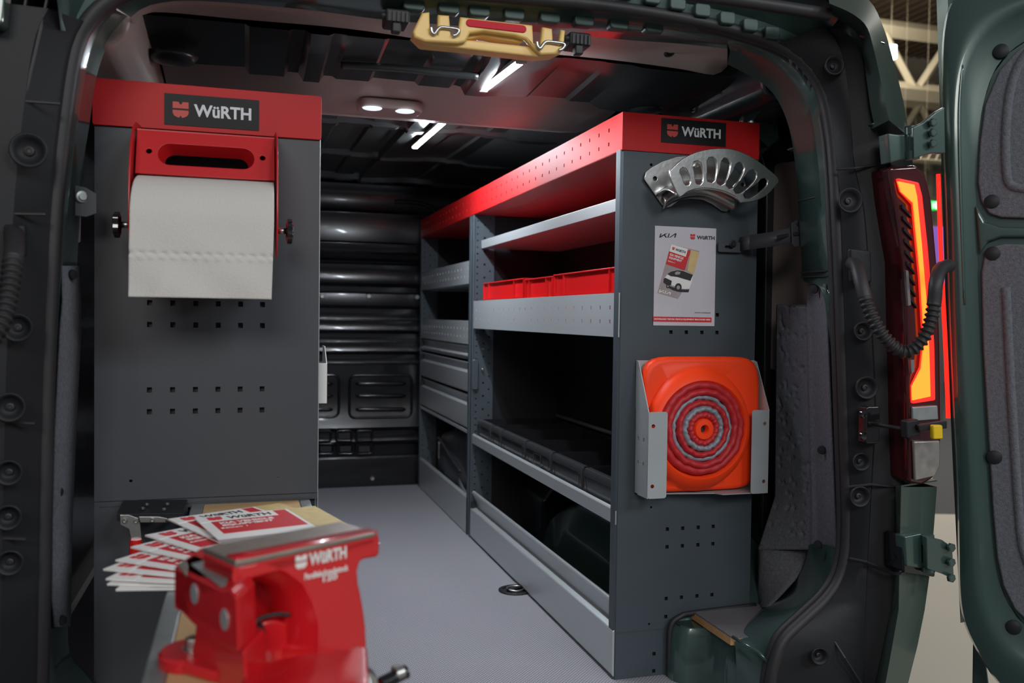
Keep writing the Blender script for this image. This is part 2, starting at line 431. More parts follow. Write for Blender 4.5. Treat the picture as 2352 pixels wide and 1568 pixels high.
for x0, x1 in ((630, 778), (803, 945)):
    a, b = P_b(x0, 862), P_b(x1, 957)
    fr = [(q[0], YB-.001, q[1]) for q in rrect(a.x, b.z, b.x, a.z, .03)]
    g = MB().tube(fr, .0065, 6, True)
    lv = g.build('louvre_frame', M['bulk'], bulk, smooth='all')
    for yy in (881, 909, 940):
        p0, p1 = P_b(x0+(12 if x0 > 700 else 20), yy), P_b(x1-12, yy)
        pts = [p0.lerp(p1, t) for t in (0, .04, .1, .5, .9, .96, 1)]
        MB().tube(pts, [.001, .008, .011, .011, .011, .008, .001], 10).build('louvre', M['bulk'], lv, smooth='all')
for yy, xs in ((1000, ((742,0),(790,1),(836,0))), (1030, ((748,1),(793,1),(836,1)))):
    for xc, open_ in xs:
        a, b = P_b(xc-18, yy-11), P_b(xc+18, yy+11)
        MB().tube([(q[0], YB-.006, q[1]) for q in rrect(a.x, b.z, b.x, a.z, .012)], .006, 6, True).build('slot_rim', M['bulk'], bulk, smooth='all')
        if open_:
            MB().box(a.x+.012, b.x-.012, YB-.010, YB+.01, b.z+.010, a.z-.010).build('slot_opening', M['ink'], bulk)
for x, y in ((740,680),(847,680),(958,682),(855,1098),(722,1103)):
    p = P_b(x, y); screw(bulk, (p.x, YB, p.z), (0, -1, 0), .012)
# pressed corner rib of the bulkhead
struct(MB().tube(smooth_path([P_b(905,463,.01),P_b(960,466,.012),P_b(990,478,.012),P_b(1004,500,.01)], 6), .010, 8).build('trim_4', M['bulk'], smooth='all'))

# --- roof: corrugated along the van, dipping to the rear
def rz(Y): return 1.425+.03*min(1, max(0, (Y-1.9)/.8))+.03*max(0, (Y-2.7)/1.7)
edges = [(300,0),(432,0),(440,-.012),(563,-.012),(570,-.024),(652,-.024),(660,-.008),(684,-.010),(694,-.034),(734,-.034),(742,-.010),(764,-.010),(772,-.022),(846,-.022),(856,-.008),(953,-.008),(960,-.022),(1030,-.022),(1041,-.006),(1060,-.006),(1067,-.020),(1206,-.020),(1215,-.010),(1305,-.010),(1313,-.024),(1352,-.024),(1365,0),(1500,0)]
XS = [(at(px, 170+(px-400)*.06, 2, 1.45).x, dz) for px, dz in edges]
XS[0] = (-.40, -.03); XS[-1] = (1.28, 0)
FR = [(-.36,1.38),(-.24,1.395),(-.125,1.406),(-.110,1.404),(-.005,1.407),(.004,1.392),(.082,1.393),(.090,1.405),(.114,1.405),(.126,1.386),(.162,1.386),(.173,1.404),(.192,1.404),(.202,1.398),(.278,1.399),(.288,1.409),(.388,1.408),(.398,1.400),(.474,1.400),(.485,1.409),(.503,1.406),(.514,1.386),(.553,1.386),(.60,1.391),(.670,1.394),(.681,1.400),(.776,1.400),(.786,1.394),(.842,1.395),(.87,1.382),(.92,1.378),(1.0,1.38),(1.12,1.39)]
rows = [[Vector((x, Y, z0+(z-1.406)*k)) for x, z in FR] for Y, z0, k in ((1.895,1.424,.3),(1.93,1.421,.8),(1.98,1.418,1),(2.13,1.408,1),(2.158,1.406,1),(2.164,1.412,1),(2.166,1.47,.5))]
roof = struct(MB().grid(rows).build('ceiling', M['roofm'], smooth=True, angle=25))
rows = []
for Y in list(np.linspace(2.50, 4.42, 20)): rows.append([Vector((x, Y, rz(Y)+.022+(z-1.406))) for x, z in FR[2:-3]])
for r in rows: r.insert(0, Vector((-.36, r[0].y, r[0].z-.03))); r.append(Vector((1.2, r[0].y, r[-1].z-.01)))
MB().grid(rows).build('roof_sheet', M['roofm'], roof, smooth=True, angle=25)
MB().box(-.45, 1.3, 1.70, 4.45, 1.545, 1.56).build('roof_skin', M['roofm'], roof)
for Yc, h in ((2.98,.016),(3.62,.018),(4.25,.026)):
    rows = []
    for dy, dz in ((-.035, 0), (-.02, -h), (.02, -h), (.035, 0)):
        rows.append([Vector((x, Yc+dy, rz(Yc)+.022+dz+(z-1.406)*.6)) for x, z in FR[1:]])
    MB().grid(rows).build('roof_bow', M['roofm'], roof, smooth=True, angle=25)
MB().tube(smooth_path([(.20,2.03,1.396),(.26,2.02,1.396),(.34,2.02,1.398),(.44,2.02,1.396),(.51,2.01,1.394)],5), .009, 8).build('roof_rail', M['roofm'], roof, smooth='all')
# beige cross member with rounded end
rows = []
secp = [(2.12,1.475),(2.16,1.44),(2.24,1.415),(2.36,1.400),(2.48,1.392),(2.55,1.398),(2.575,1.42),(2.58,1.48)]
for x, s in [(-.20,.6),(-.19,.95),(-.17,1),(.2,1),(.6,1),(.9,1),(.955,.97),(.985,.85),(1.0,.6)]:
    rows.append([Vector((x, 2.36+(y-2.36)*s, 1.48+(z-1.48)*s)) for y, z in secp])
beam = struct(MB().grid(rows).build('trim_5', M['beige'], smooth=True, angle=50))
# pressed bowl in the roof by the beam ends
for (bx, by) in ((-.155, 2.06), (.99, 2.14)):
    MB().lathe([(.055, 0), (.045, -.012), (.02, -.016), (.001, -.016)], (bx, by, 1.392), (0, 0, 1), 14).build('pressed_bowl', M['roofm'], roof, smooth='all')

# --- rear opening: weather seal, painted reveal, sills
SR = [(1671,66),(1783,102),(1846,143),(1888,207),(1907,287),(1917,383),(1923,500),(1930,650),(1935,800),(1942,1000),(1947,1150),(1946,1250)]
SLOW = [(1946,1250),(1932,1320),(1900,1372),(1850,1420),(1800,1470),(1777,1530),(1766,1600),(1752,1680)]
ST = [(245,5),(300,-25),(400,-42),(700,-40),(1000,-20),(1200,-5),(1400,16),(1559,41),(1671,66)]
SL = [(85,1700),(92,1568),(97,1300),(103,1000),(110,780),(125,480),(150,240),(172,110),(200,50),(245,5)]
seal_px = SL+ST[1:]+SR[1:]+SLOW[1:]
path = smooth_path([at(x, y, 1, 1.6) for x, y in seal_px], 5)
seal = struct(MB().tube(path, .013, 10).build('trim_6', M['rubber'], smooth='all'))
MB().tube([p+Vector((0, .022, 0))*1 for p in path], .010, 8).build('seal_lip', M['rubber'], seal, smooth='all')
RR = [(1671,98),(1760,125),(1815,165),(1850,215),(1868,290),(1880,383),(1889,500),(1905,650),(1912,800),(1920,1000),(1925,1150),(1926,1262)]
RI = [(1671,148),(1719,172),(1767,204),(1799,255),(1818,319),(1830,415),(1835,500),(1841,600),(1845,645),(1888,668),(1905,800),(1912,1000),(1917,1150),(1920,1250)]
n = 60
srow = curve_at(SR, 1.6, n); rrow = curve_at(RR, 1.635, n); irow = curve_at(RI, [1.78]*9+[1.66]*5, n)
pil = struct(loft('trim_7', [srow, rrow, [a.lerp(b, .35)+Vector((.006,0,0)) for a, b in zip(rrow, irow)], [a.lerp(b, .9) for a, b in zip(rrow, irow)], irow, [p+Vector((.05,.01,0)) for p in irow]], M['green']))
# joint across the pillar paint
for (a, b) in (((1836,462),(1893,448)),((1842,626),(1903,622)),((1842,636),(1905,634))):
    MB().tube([at(*a, 1, 1.775)-Vector((.003,0,0)), at(*b, 1, 1.64)-Vector((.002,0,0))], .0022, 6).build('panel_joint', M['rubber'], pil)
LSo = [(x, y) for x, y in SL[::-1]]
LR = [(262,15),(228,60),(205,120),(190,200),(170,325),(158,430),(145,550),(130,780),(118,1000),(111,1200),(108,1330),(112,1480),(118,1568),(110,1700)]
LI = [(300,40),(250,100),(222,175),(205,290),(192,370),(186,470),(177,600),(172,780),(165,1000),(160,1200),(156,1400),(160,1500),(190,1540),(240,1600)]
ls, lrw, li = curve_at(LSo, 1.6, n), curve_at(LR, 1.635, n), curve_at(LI, 1.76, n)
pl_ = struct(loft('trim_8', [ls, lrw, [a.lerp(b, .4)-Vector((.006,0,0)) for a, b in zip(lrw, li)], li, [p-Vector((.05,-.01,0)) for p in li]], M['green']))
# top: painted header with pressed pads, then beige header trim
T0 = curve_at(ST, 1.6, n)
T1 = curve_at([(262,15),(330,-10),(420,-18),(700,2),(879,18),(1058,30),(1250,48),(1444,68),(1559,84),(1671,98)], 1.64, n)
T2 = curve_at([(300,40),(345,12),(453,2),(700,22),(879,45),(1058,60),(1250,75),(1444,92),(1559,100),(1671,112)], 1.70, n)
T3 = curve_at([(310,55),(346,22),(453,7),(590,20),(715,37),(900,66),(1060,88),(1250,108),(1400,124),(1527,127),(1671,148)], 1.80, n)
T4 = curve_at([(325,60),(346,28),(560,45),(800,66),(1000,95),(1200,118),(1400,137),(1560,158),(1640,172),(1671,152)], 1.88, n)
hd = struct(loft('trim_9', [T0, T1, T2], M['green'], sub=2))
bt = struct(loft('trim_10', [T2, [a.lerp(b, .5)-Vector((0,0,.004)) for a, b in zip(T2, T3)], T3, T4, [p+Vector((0,.01,.06)) for p in T4]], M['beige']))
MB().lathe([(.012,0),(.012,.002),(.006,.003),(.005,-.002)], at(1537,119,1,1.765)-Vector((0,0,.002)), (0,-.5,-1), 14).build('grommet', M['rubber'], bt, smooth=True)
for k, px in enumerate((950,1030,1100,1180,1262,1340,1420,1500)):
    c = at(px, 8+(px-950)*.095, 1, 1.63); 
    MB().prism(rrect(c.x-.020, c.z-.014, c.x+.020, c.z+.010, .007, 3), 1, 1.645, 1.622).build('pressed_pad', M['green_flat'], hd, bevel=.003)
# painted lower sill on the right with its plywood deck
inner_px = [(1858,1250),(1848,1295),(1822,1342),(1795,1368),(1745,1400),(1705,1440),(1688,1464),(1690,1500),(1692,1568),(1692,1680)]
innY = [1.78,1.80,1.83,1.85,1.86,1.77,1.72,1.70,1.70,1.70]
mid_px = [(1926,1262),(1917,1310),(1882,1362),(1830,1402),(1780,1448),(1757,1500),(1746,1568),(1732,1680)]
s0 = curve_at(SLOW, 1.6, 44); s1 = curve_at(mid_px, 1.635, 44); s2 = curve_at(inner_px, innY, 44)
sill = struct(loft('trim_11', [s0, s1, [a.lerp(b, .3)+Vector((0,0,.006)) for a, b in zip(s1, s2)], [a.lerp(b, .8)+Vector((0,0,.004)) for a, b in zip(s1, s2)], s2], M['green'], sub=2))
MB().tube([at(1683,1462,1,1.70), at(1712,1480,1,1.66), at(1742,1496,1,1.63), at(1768,1525,1,1.61)], .004, 6).build('sealant_bead', M['green'], sill, smooth='all')
# green box section under the deck edge
cor = [(.968,1.892),(.972,1.862),(.990,1.842),(1.022,1.835),(1.036,1.80),(1.040,1.74),(1.050,1.70),(1.075,1.66),(1.10,1.60)]
rows = [[Vector((x-.012*k*.5, y-.004*k, z)) for x, y in cor] for k, z in enumerate((.126,.112,.03,-.1,-.3))]
bx = struct(MB().grid(rows).build('trim_12', M['green'], smooth=True, angle=60))
MB().extr([(x+.002, y, .124) for x, y in cor]+[(1.2,1.60,.124),(1.2,1.892,.124)], (0,0,.004)).build('box_lid', M['green'], bx)
MB().tube(smooth_path([(1.040,1.755,.10),(1.030,1.748,.06),(1.028,1.742,-.05),(1.025,1.74,-.2)],5), .006, 8).build('pressed_rib', M['green'], bx, smooth='all')
dk = struct(MB().extr([(1.020,1.715,.130),(1.020,1.893,.130),(1.30,1.893,.130),(1.30,1.70,.130),(1.06,1.70,.130)], (0,0,.016)).build('floor_deck', M['ply']))
dk.name = 'trim_13'
MB().extr([(1.0205,1.7155,.146),(1.0205,1.893,.146),(1.30,1.893,.146),(1.30,1.70,.146),(1.06,1.7005,.146)], (0,0,.004)).build('carpet_top', M['carpet'], dk)
edge = smooth_path([(.962,1.888,-.2),(.960,1.886,.05),(.962,1.884,.12),(.985,1.882,.142),(1.02,1.884,.147),(1.19,1.890,.150)], 6)
struct(MB().tube(edge, .0065, 8).build('trim_14', M['rubber'], smooth='all'))
# felt cover on the right pillar: dimpled moulded fleece
dims = [(random.uniform(.06,.62), random.uniform(.06,.95)) for _ in range(90)]
colsX = [0,.12,.25,.38,.5,.62,.70,.75,.80,.9,1.0]
def felt_pt(u, v):
    y = 652+v*(1262-652)
    xr = 1897+26*v; xm = 1862+16*v; xl = (1785 if v < .8 else 1785-(v-.8)*190)-6*v
    if u < .72:
        t = u/.72; px = xl+(xm-xl)*t; Y = 1.93-.17*t
    else:
        t = (u-.72)/.28; px = xm+(xr-xm)*t; Y = 1.76-.105*t
    if u < .66 and v < .08: y = 652+.08*(1275-652)+(v-.08)*(-0)
    return px, y, Y
rows = []
NV, NU = 150, 46
dimg = [(u, v) for u, v in dims]
for i in range(NV+1):
    v = i/NV; row = []
    for j in range(NU+1):
        u = j/NU; px, y, Y = felt_pt(u, v); p = at(px, y, 1, Y); d = 0
        if .64 < u < .74: d -= .004*math.cos((u-.69)/.05*math.pi/2)
        if u < .66:
            for (a, b) in dimg:
                e = ((u-a)*2.6)**2+((v-b)*9)**2
                if e < .008: d += .0045*(1-e/.008)
        row.append(p+Vector((d, 0, 0)))
    rows.append(row)
felt = struct(MB().grid(rows).build('trim_15', M['felt'], smooth='all', solid=.004))
low = []
for px_l, px_r, y in ((1744,1866,1250),(1741,1852,1290),(1739,1828,1330),(1740,1798,1362),(1750,1766,1394)):
    low.append([at(px_l+(px_r-px_l)*t, y, 1, 1.93-.11*t)-Vector((.012*math.sin(math.pi*t),0,0)) for t in np.linspace(0, 1, 8)])
MB().grid(low).build('felt_foot', M['felt'], felt, smooth='all', solid=.004)
for x, y in ((1876,664),(1893,1033),(1884,1250)):
    p = at(x, y, 1, 1.70); MB().lathe([(.010,0),(.009,.004),(.003,.005)], p-Vector((.006,0,0)), (-1,-.6,0), 14).build('push_clip', M['black'], felt, smooth=True)
# felt strip on the left pillar
fl_rows = []
for y, xl, xr in ((610,139,176),(690,140,180),(760,134,180),(1000,122,168),(1200,117,160),(1380,116,156),(1440,122,156)):
    fl_rows.append([at(xl, y, 1, 1.645)+Vector((.003,0,0)), at((xl+xr)/2, y, 1, 1.69)+Vector((.006,0,0)), at(xr, y, 1, 1.74)+Vector((.003,0,0))])
fs = struct(MB().grid(fl_rows).build('trim_16', M['felt'], smooth=True, solid=.004))
for x, y in ((157,630),(125,1130),(133,1425)):
    p = at(x, y, 1, 1.67); MB().lathe([(.009,0),(.008,.004),(.003,.005)], p+Vector((.006,0,0)), (1,-.7,0), 12).build('push_clip', M['black'], fs, smooth=True)

# --- black outer cladding around the opening
def cup(parent, px, py, Y, r=.021, d=(-.25,-1,0)):
    p = at(px, py, 1, Y)
    c = MB().lathe([(r,.0),(r*1.0,.003),(r*.88,.004),(r*.72,-.006),(r*.3,-.010),(.001,-.010)], p, d, 22, cap=False).build('screw_cup', M['black'], parent, smooth='all')
    MB().lathe([(r*.26,-.010),(r*.26,-.005),(r*.15,-.004),(r*.12,-.006)], p, d, 10).build('screw', M['rubber'], c, smooth=True)
n = 50
A = curve_at([(1783,100),(1846,141),(1890,205),(1910,287),(1920,383),(1927,500),(1938,800),(1948,1100),(1949,1250),(1935,1325),(1903,1378),(1855,1428),(1806,1476),(1783,1540),(1772,1680)], 1.59, n)
B = curve_at([(1895,62),(1913,80),(1939,143),(1952,260),(1961,383),(1985,500),(2003,800),(2008,950),(2000,1120),(1992,1290),(1982,1568),(1976,1680)], 1.55, n)
C = curve_at([(1930,68),(1962,92),(1990,170),(2012,285),(2035,380),(2058,480),(2078,700),(2092,900),(2080,1080),(2062,1250),(2040,1450),(2018,1568),(2000,1680)], 1.53, n)
cl = struct(loft('trim_17', [A, [a.lerp(b, .5)-Vector((0,.012,0)) for a, b in zip(A, B)], B, [a.lerp(b, .12)+Vector((0,.008,0)) for a, b in zip(B, C)], C, [p+Vector((.02,.15,0)) for p in C]], M['black']))
for x, y, r in ((1916,150,.020),(1952,460,.026),(1982,760,.02),(1990,890,.024),(1978,1060,.019),(1975,1140,.022),(1882,1506,.018)): cup(cl, x, y, 1.545, r)
for pts in (((1921,388),(1962,386),(2035,375)),((1950,1118),(2002,1112),(2078,1120)),((1905,1455),(1940,1510),(1985,1580)),((1952,1282),(1990,1290),(2058,1318))):
    MB().tube([at(*p, 1, 1.57 if i == 0 else 1.538) for i, p in enumerate(pts)], .0028, 6).build('panel_joint', M['rubber'], cl)
# latch striker plate on the right pillar
lp = MB().prism([(q[0], q[1]) for q in rrect(at(1968,930,1,1.55).x, at(1968,1015,1,1.55).z, at(2000,930,1,1.55).x, at(1968,930,1,1.55).z, .006)], 1, 1.52, 1.545).build('striker_plate', M['gloss'], cl, bevel=.003)
for y in (950, 1000): 
    p = at(1982, y, 1, 1.52); MB().lathe([(.009,0),(.008,.005),(.004,.006)], p, (0,-1,0), 12).build('bolt', M['gloss'], lp, smooth=True)
A = curve_at([(p[0]-3, p[1]) for p in SL[::-1]][1:], 1.59, n)
rowsL = [A, [a+Vector((-.045,-.05,0)) for a in A], [a+Vector((-.16,-.06,0)) for a in A], [a+Vector((-.5,-.02,0)) for a in A]]
clL = struct(loft('trim_18', rowsL, M['black']))
for x, y, r in ((66,345,.027),(40,752,.022),(22,935,.023),(20,1085,.02),(18,1188,.02),(22,1292,.02)): cup(clL, x, y, 1.524, r, (.1,-1,0))
for pts in (((0,206),(50,232),(138,238)),((0,490),(105,492)),((0,968),(80,972)),((0,1235),(60,1238)),((60,0),(20,208)),((108,0),(60,210))):
    MB().tube([at(*p, 1, 1.543) for p in pts], .0026, 6).build('panel_joint', M['rubber'], clL)
MB().prism([(at(x,y,1,1.53).x, at(x,y,1,1.53).z) for x, y in ((-20,-20),(26,-20),(18,62),(10,72),(-20,70))], 1, 1.50, 1.535).build('body_corner', M['green_out'], clL, bevel=.003)
# surface over the top of the seal, with pressed green pads and a black rubber strip
U0 = curve_at([(186,64),(200,34),(230,-2),(300,-33),(400,-52),(700,-50),(1000,-30),(1200,-16),(1400,5),(1559,30),(1671,54),(1783,92),(1850,132)], 1.595, n)
U1 = curve_at([(140,70),(144,20),(180,-60),(300,-90),(500,-110),(900,-100),(1200,-80),(1400,-60),(1560,-35),(1700,-8),(1790,15),(1880,50),(1905,72)], 1.56, n)
U2 = curve_at([(128,-25),(140,-80),(160,-160),(300,-200),(500,-210),(900,-200),(1200,-180),(1400,-150),(1560,-120),(1700,-80),(1790,-40),(1880,-10),(1935,30)], 1.50, n)
up_ = struct(loft('trim_19', [U0, [a.lerp(b, .5)+Vector((0,.015,0)) for a, b in zip(U0, U1)], U1, U2], M['green']))
for k, (px, py) in enumerate(((1440,-22),(1500,-8),(1558,6),(1615,22),(1672,40),(1725,56),(1775,74))):
    c = at(px, py, 1, 1.58); MB().prism(rrect(c.x-.017, c.z-.013, c.x+.017, c.z+.012, .006, 3), 1, 1.598, 1.579).build('pressed_pad', M['green_flat'], up_, bevel=.003)
struct(MB().tube(smooth_path([at(x,y,1,1.50) for x,y in ((1380,-62),(1560,-18),(1700,2),(1830,22),(1903,34))], 6), .012, 12).build('trim_20', M['rubber'], smooth=True))
# corner recess and green tail fin of the bodywork
fin_in = [(1905,30),(1950,60),(1972,82),(1982,120),(1990,180),(2000,250),(2008,285)]
fin_mid = [(1905,8),(1955,30),(1990,60),(2006,110),(2022,180),(2034,240),(2042,276)]
fin_out = [(1900,-30),(1990,-5),(2028,60),(2052,140),(2072,220),(2084,290),(2078,306)]
fi, fm, fo = curve_at(fin_in, 1.52, 24), curve_at(fin_mid, 1.46, 24), curve_at(fin_out, 1.52, 24)
fin = struct(loft('trim_21', [fi, fm, fo, [p+Vector((.03,.4,0)) for p in fo]], M['green_out']))
capv = [fi[-1], fm[-1], fo[-1], fo[-1]+Vector((0,.3,0)), fi[-1]+Vector((0,.3,0))]
MB().extr(capv, (0,0,.003)).build('fin_base', M['green_out'], fin)
MB().tube([at(1975,82,1,1.50), at(2006,92,1,1.485), at(2030,100,1,1.50)], .002, 6).build('panel_joint', M['gloss'], fin)
# body side below and beside the lamp
bo = []
for y, xa, xb, xc in ((1118,2056,2070,2152),(1200,2058,2068,2146),(1300,2056,2066,2138),(1400,2046,2064,2124),(1480,2030,2050,2108),(1568,2012,2034,2086),(1680,1985,2010,2056)):
    bo.append([at(xa,y,1,1.53), at(xb,y,1,1.49), at(xc,y,1,1.50), at(xc,y,1,1.50)+Vector((.04,.5,0))])
bs = struct(MB().grid(bo).build('trim_25', M['green_out'], smooth=True, angle=30))
p0 = [at(2056,1118,1,1.53), at(2070,1118,1,1.49), at(2152,1105,1,1.50), at(2152,1105,1,1.50)+Vector((.0,.3,0)), at(2056,1118,1,1.53)+Vector((0,.3,0))]
MB().extr(p0, (0,0,.003)).build('shoulder', M['green_out'], bs)
MB().tube([at(1990,1295,1,1.53), at(2055,1318,1,1.485), at(2068,1316,1,1.48), at(2136,1302,1,1.49)], .003, 6).build('panel_joint', M['gloss'], bs)
MB().prism([(at(x,y,1,1.52).x, at(x,y,1,1.52).z) for x, y in ((2040,1218),(2112,1222),(2112,1312),(2040,1300))], 1, 1.475, 1.53).build('hinge_recess', M['gloss'], bs, bevel=.004)
rc = MB().prism([(at(x,y,1,1.58).x, at(x,y,1,1.58).z) for x, y in ((2008,285),(2085,300),(2082,400),(2030,385))], 1, 1.56, 1.60).build('trim_22', M['black'], bevel=.004); struct(rc)

# --- exhibition hall outside
struct(MB().box(-6, 22, -4, 26, -.47, -.45).build('floor', M['halldk']))
pale = struct(MB().prism([(1.6,-3.5),(9,-3.5),(9,4.2),(5.6,4.55),(4.2,5.0),(1.6,5.2)], 2, -.449, -.445).build('floor', M['hallfl']))
hw = struct(MB().box(5, 26, 16, 16.2, -.45, 7).build('wall_far', M['hallwall']))
for k in range(14):
    x = 9.5+k*.75; MB().box(x, x+.10, 15.85, 16, -.45, 6).build('wall_post', M['truss'], hw)
for k in range(9):
    z = .2+k*.55; MB().box(8, 22, 15.9, 16, z, z+.06).build('wall_rail', M['truss'], hw)
hc = MB()
for k in range(90):
    x = 2+k*.22; hc.prism([(x,6.6),(x+.06,6.5),(x+.14,6.5),(x+.2,6.6),(x+.22,6.6),(x+.22,6.7),(x,6.7)], 1, 3, 20)
struct(hc.build('ceiling', M['hallceil']))
def beam(a, b, w_, name='truss', parent=None):
    a, b = Vector(a), Vector(b); t = (b-a).normalized(); s = t.orthogonal().normalized()*w_; u = t.cross(s)
    return MB().extr([a+s+u, a-s+u, a-s-u, a+s-u], b-a).build(name, M['truss'], parent)
for ti, (Y, z1, z0, lab) in enumerate(((12,5.35,4.55,'cream steel roof truss nearest the van, high between fin and door'),(14.5,5.0,4.1,'cream steel roof truss further back, lower between fin and door'))):
    t = thing('roof_truss', lab, 'truss', (10, Y, z0), 'trusses under the hall roof')
    beam((5,Y,z1+.15), (18,Y,z1+.15), .10, 'top_chord', t); beam((5,Y,z0), (18,Y,z0), .10, 'bottom_chord', t)
    for k in range(8):
        x = 6.4+k*1.3+ti*.3
        beam((x,Y,z0), (x+.65,Y,z1+.1), .05, 'web_bar', t); beam((x+.65,Y,z1+.1), (x+1.3,Y,z0), .05, 'web_bar', t)
t = thing('roof_bracing', 'thin crossing cream bracing rods under the brown hall roof', 'bracing', (12, 15.3, 3.5))
for k in range(9):
    a = at(2065+k*11, 190+(k%3)*25, 1, 15.3); b = at(2170-k*12, 330+(k%4)*20, 1, 15.3); beam(a, b, .032, 'brace_rod', t)
beam(at(2080,170,1,15.2), at(2085,350,1,15.2), .03, 'brace_rod', t); beam(at(2096,180,1,15.2), at(2110,350,1,15.2), .02, 'brace_rod', t)
p = at(2040,122,1,11.5); t = thing('flood_lamp', 'square white flood lamp glowing beside the green tail fin', 'lamp', p); MB().box(p.x-.07,p.x+.07,11.4,11.5,p.z-.1,p.z+.1).build('lens', M['hlamp'], t); MB().box(p.x-.001,p.x+.001,11.44,11.442,p.z+.1,6.6).build('hanging_rod', M['truss'], t)
p = at(2112,366,1,11.5); t = thing('lighting_truss', 'small white aluminium lighting truss above the grey hall wall', 'truss', p)
beam(p+Vector((-.35,0,0)), p+Vector((.45,0,0)), .015, 'chord', t); beam(p+Vector((-.35,0,.16)), p+Vector((.45,0,.16)), .015, 'chord', t)
MB().box(p.x-.3,p.x-.298,11.49,11.492,p.z+.16,6.6).build('hanging_rod', M['truss'], t)
for k in range(5): beam(p+Vector((-.3+k*.15,0,0)), p+Vector((-.22+k*.15,0,.16)), .01, 'web_bar', t)
p = at(2136,471,1,11.0); t = thing('exit_sign', 'green lit exit sign with white running figure on hall wall', 'sign', p)
MB().box(p.x-.13,p.x+.13,10.98,11.05,p.z-.065,p.z+.065).build('housing', M['exitg'], t)
MB().box(p.x-.10,p.x-.098,11.0,11.002,p.z+.065,6.6).build('hanging_rod', M['truss'], t)
ex = MB()
ex.box(p.x+.03,p.x+.05,10.975,10.979,p.z-.045,p.z+.045); ex.box(p.x+.075,p.x+.12,10.975,10.979,p.z-.05,p.z+.05)
ex.extr([(p.x-.09,10.975,p.z-.05),(p.x-.07,10.975,p.z-.05),(p.x-.03,10.975,p.z+.02),(p.x-.05,10.975,p.z+.03)],(0,.003,0)); ex.extr([(p.x-.03,10.975,p.z-.05),(p.x-.01,10.975,p.z-.05),(p.x-.04,10.975,p.z+.01),(p.x-.06,10.975,p.z+.0)],(0,.003,0))
ex.lathe([(.014,0),(.014,.003)],(p.x-.04,10.975,p.z+.045),(0,1,0),8); ex.box(p.x-.11,p.x-.07,10.975,10.979,p.z+.0,p.z+.012)
ex.build('pictogram', M['exitw'], t)
p = at(2155,600,1,9.5); t = thing('display_screen', 'lit violet display screen on a stand behind the door edge', 'screen', (p.x,9.5,-.45))
MB().box(p.x-.16,p.x+.4,9.48,9.54,p.z-.3,p.z+.45).build('panel', M['purple'], t); MB().box(p.x+.08,p.x+.14,9.5,9.56,-.45,p.z-.3).build('post', M['steel'], t)
# ================================================================== RIGHT RACK (front plane X = XF, from Y0 to Y2)
XF, XB, Y0, YM, Y2 = .824, 1.180, 1.90, 3.315, 4.36
HB = .0035
def header_sign(parent, o, u, w_, h_):
    """black plate with emblem and lettering on a rack header; o = lower left"""
    o, u = Vector(o), Vector(u); n = u.cross(Z_)
    s = MB().extr([o, o+u*w_, o+u*w_+Z_*h_, o+Z_*h_], n*.0012).build('sign_plate', M['signb'], parent)
    f = n*.0014
    shield(o+f+u*(.085*w_)+Z_*(.24*h_), u, Z_, .165*w_, M['signr'], s)
    lettering('WüRTH', o+f+u*(.305*w_)+Z_*(.31*h_), u, Z_, .61*w_, .40*h_, M['signw'], s, bold=.03)
    return s
def end_holes(cols_, rws, s=.0085): return [(x, z, s, s, 'sq') for z in rws for x in cols_]

rk = thing('storage_rack', 'near right-hand rack bay with perforated red header, grey shelves and dark end panel', 'rack', (XF, Y0, 0), 'rack bays on the right')
cols_ = [.956-XF, .996-XF, 1.037-XF, 1.077-XF]
hol = end_holes(cols_, (.811, .853, .346, .304, .181, .138)) + end_holes([.927-XF,.968-XF], (.052,.011)) + [(.913-XF,.124,.006,.006,'rd'),(.898-XF,1.198,.008,.008,'rd'),(.913-XF,.40,.006,.006,'rd')]
hol = [h for h in hol if h[1] > .006]
ep = perf('end_panel', (XF+.004, Y0, -.02), X_, Z_, XB-XF-.004, 1.25, .0025, [(a-.004, b+.02, c, d, e) for a, b, c, d, e in hol], M['panel2'], rk)
MB().box(XF+.006, XB-.004, Y0+.012, Y0+.016, -.02, 1.22).build('panel_lining', M['ink'], rk)
MB().prism([(XF+.006,Y0),(XF-.001,Y0+.006),(XF-.001,Y0+.030),(XF+.002,Y0+.030),(XF+.003,Y0+.008),(XF+.008,Y0+.0025)], 2, -.02, 1.23).build('panel_edge', M['panel2'], rk, smooth=True)
MB().box(XF+.006, 1.01, Y0-.0012, Y0, .108, .110).build('panel_joint', M['panel'], rk)
# header: front fascia, end cap, underside
zt, zb = 1.314, 1.227
def fascia_holes(L, first, pitch, zc, hw=.0045, hh=.0085):
    out = []; x = first
    while x < L-.02:
        for z in zc: out.append((x, z, hw, hh, 'sq'))
        x += pitch
    return out
def header(parent, ya, yb, end=False):
    L = yb-ya
    perf('fascia', (XF, yb, zb), -Y_, Z_, L, zt-zb, .002, fascia_holes(L, .03, .062, (.027, .060), .0065, .009), M['red'], parent)
    MB().box(XF, XB, ya, yb, zb-.0005, zb+.0015).build('header_tray', M['red'], parent)
    MB().box(XF+.001, XF+.012, ya, yb, zt-.0015, zt+.0005).build('header_lip', M['red'], parent)
    MB().box(XF+.012, XB-.012, ya+.001, yb, zt-.012, zt-.010).build('bounce_blocker', M['panel'], parent)  # unseen lid, added to keep red bounce light off the roof
    MB().box(XB-.012, XB, ya, yb, zb, zt-.01).build('header_back', M['red'], parent)
header(rk, Y0, YM-.004)
ec = MB().box(XF-.001, XB, Y0-.003, Y0-.0005, zb, zt).build('header_end', M['red'], rk, bevel=.001)
header_sign(rk, (.920, Y0-.0035, 1.251), X_, .168, .056)
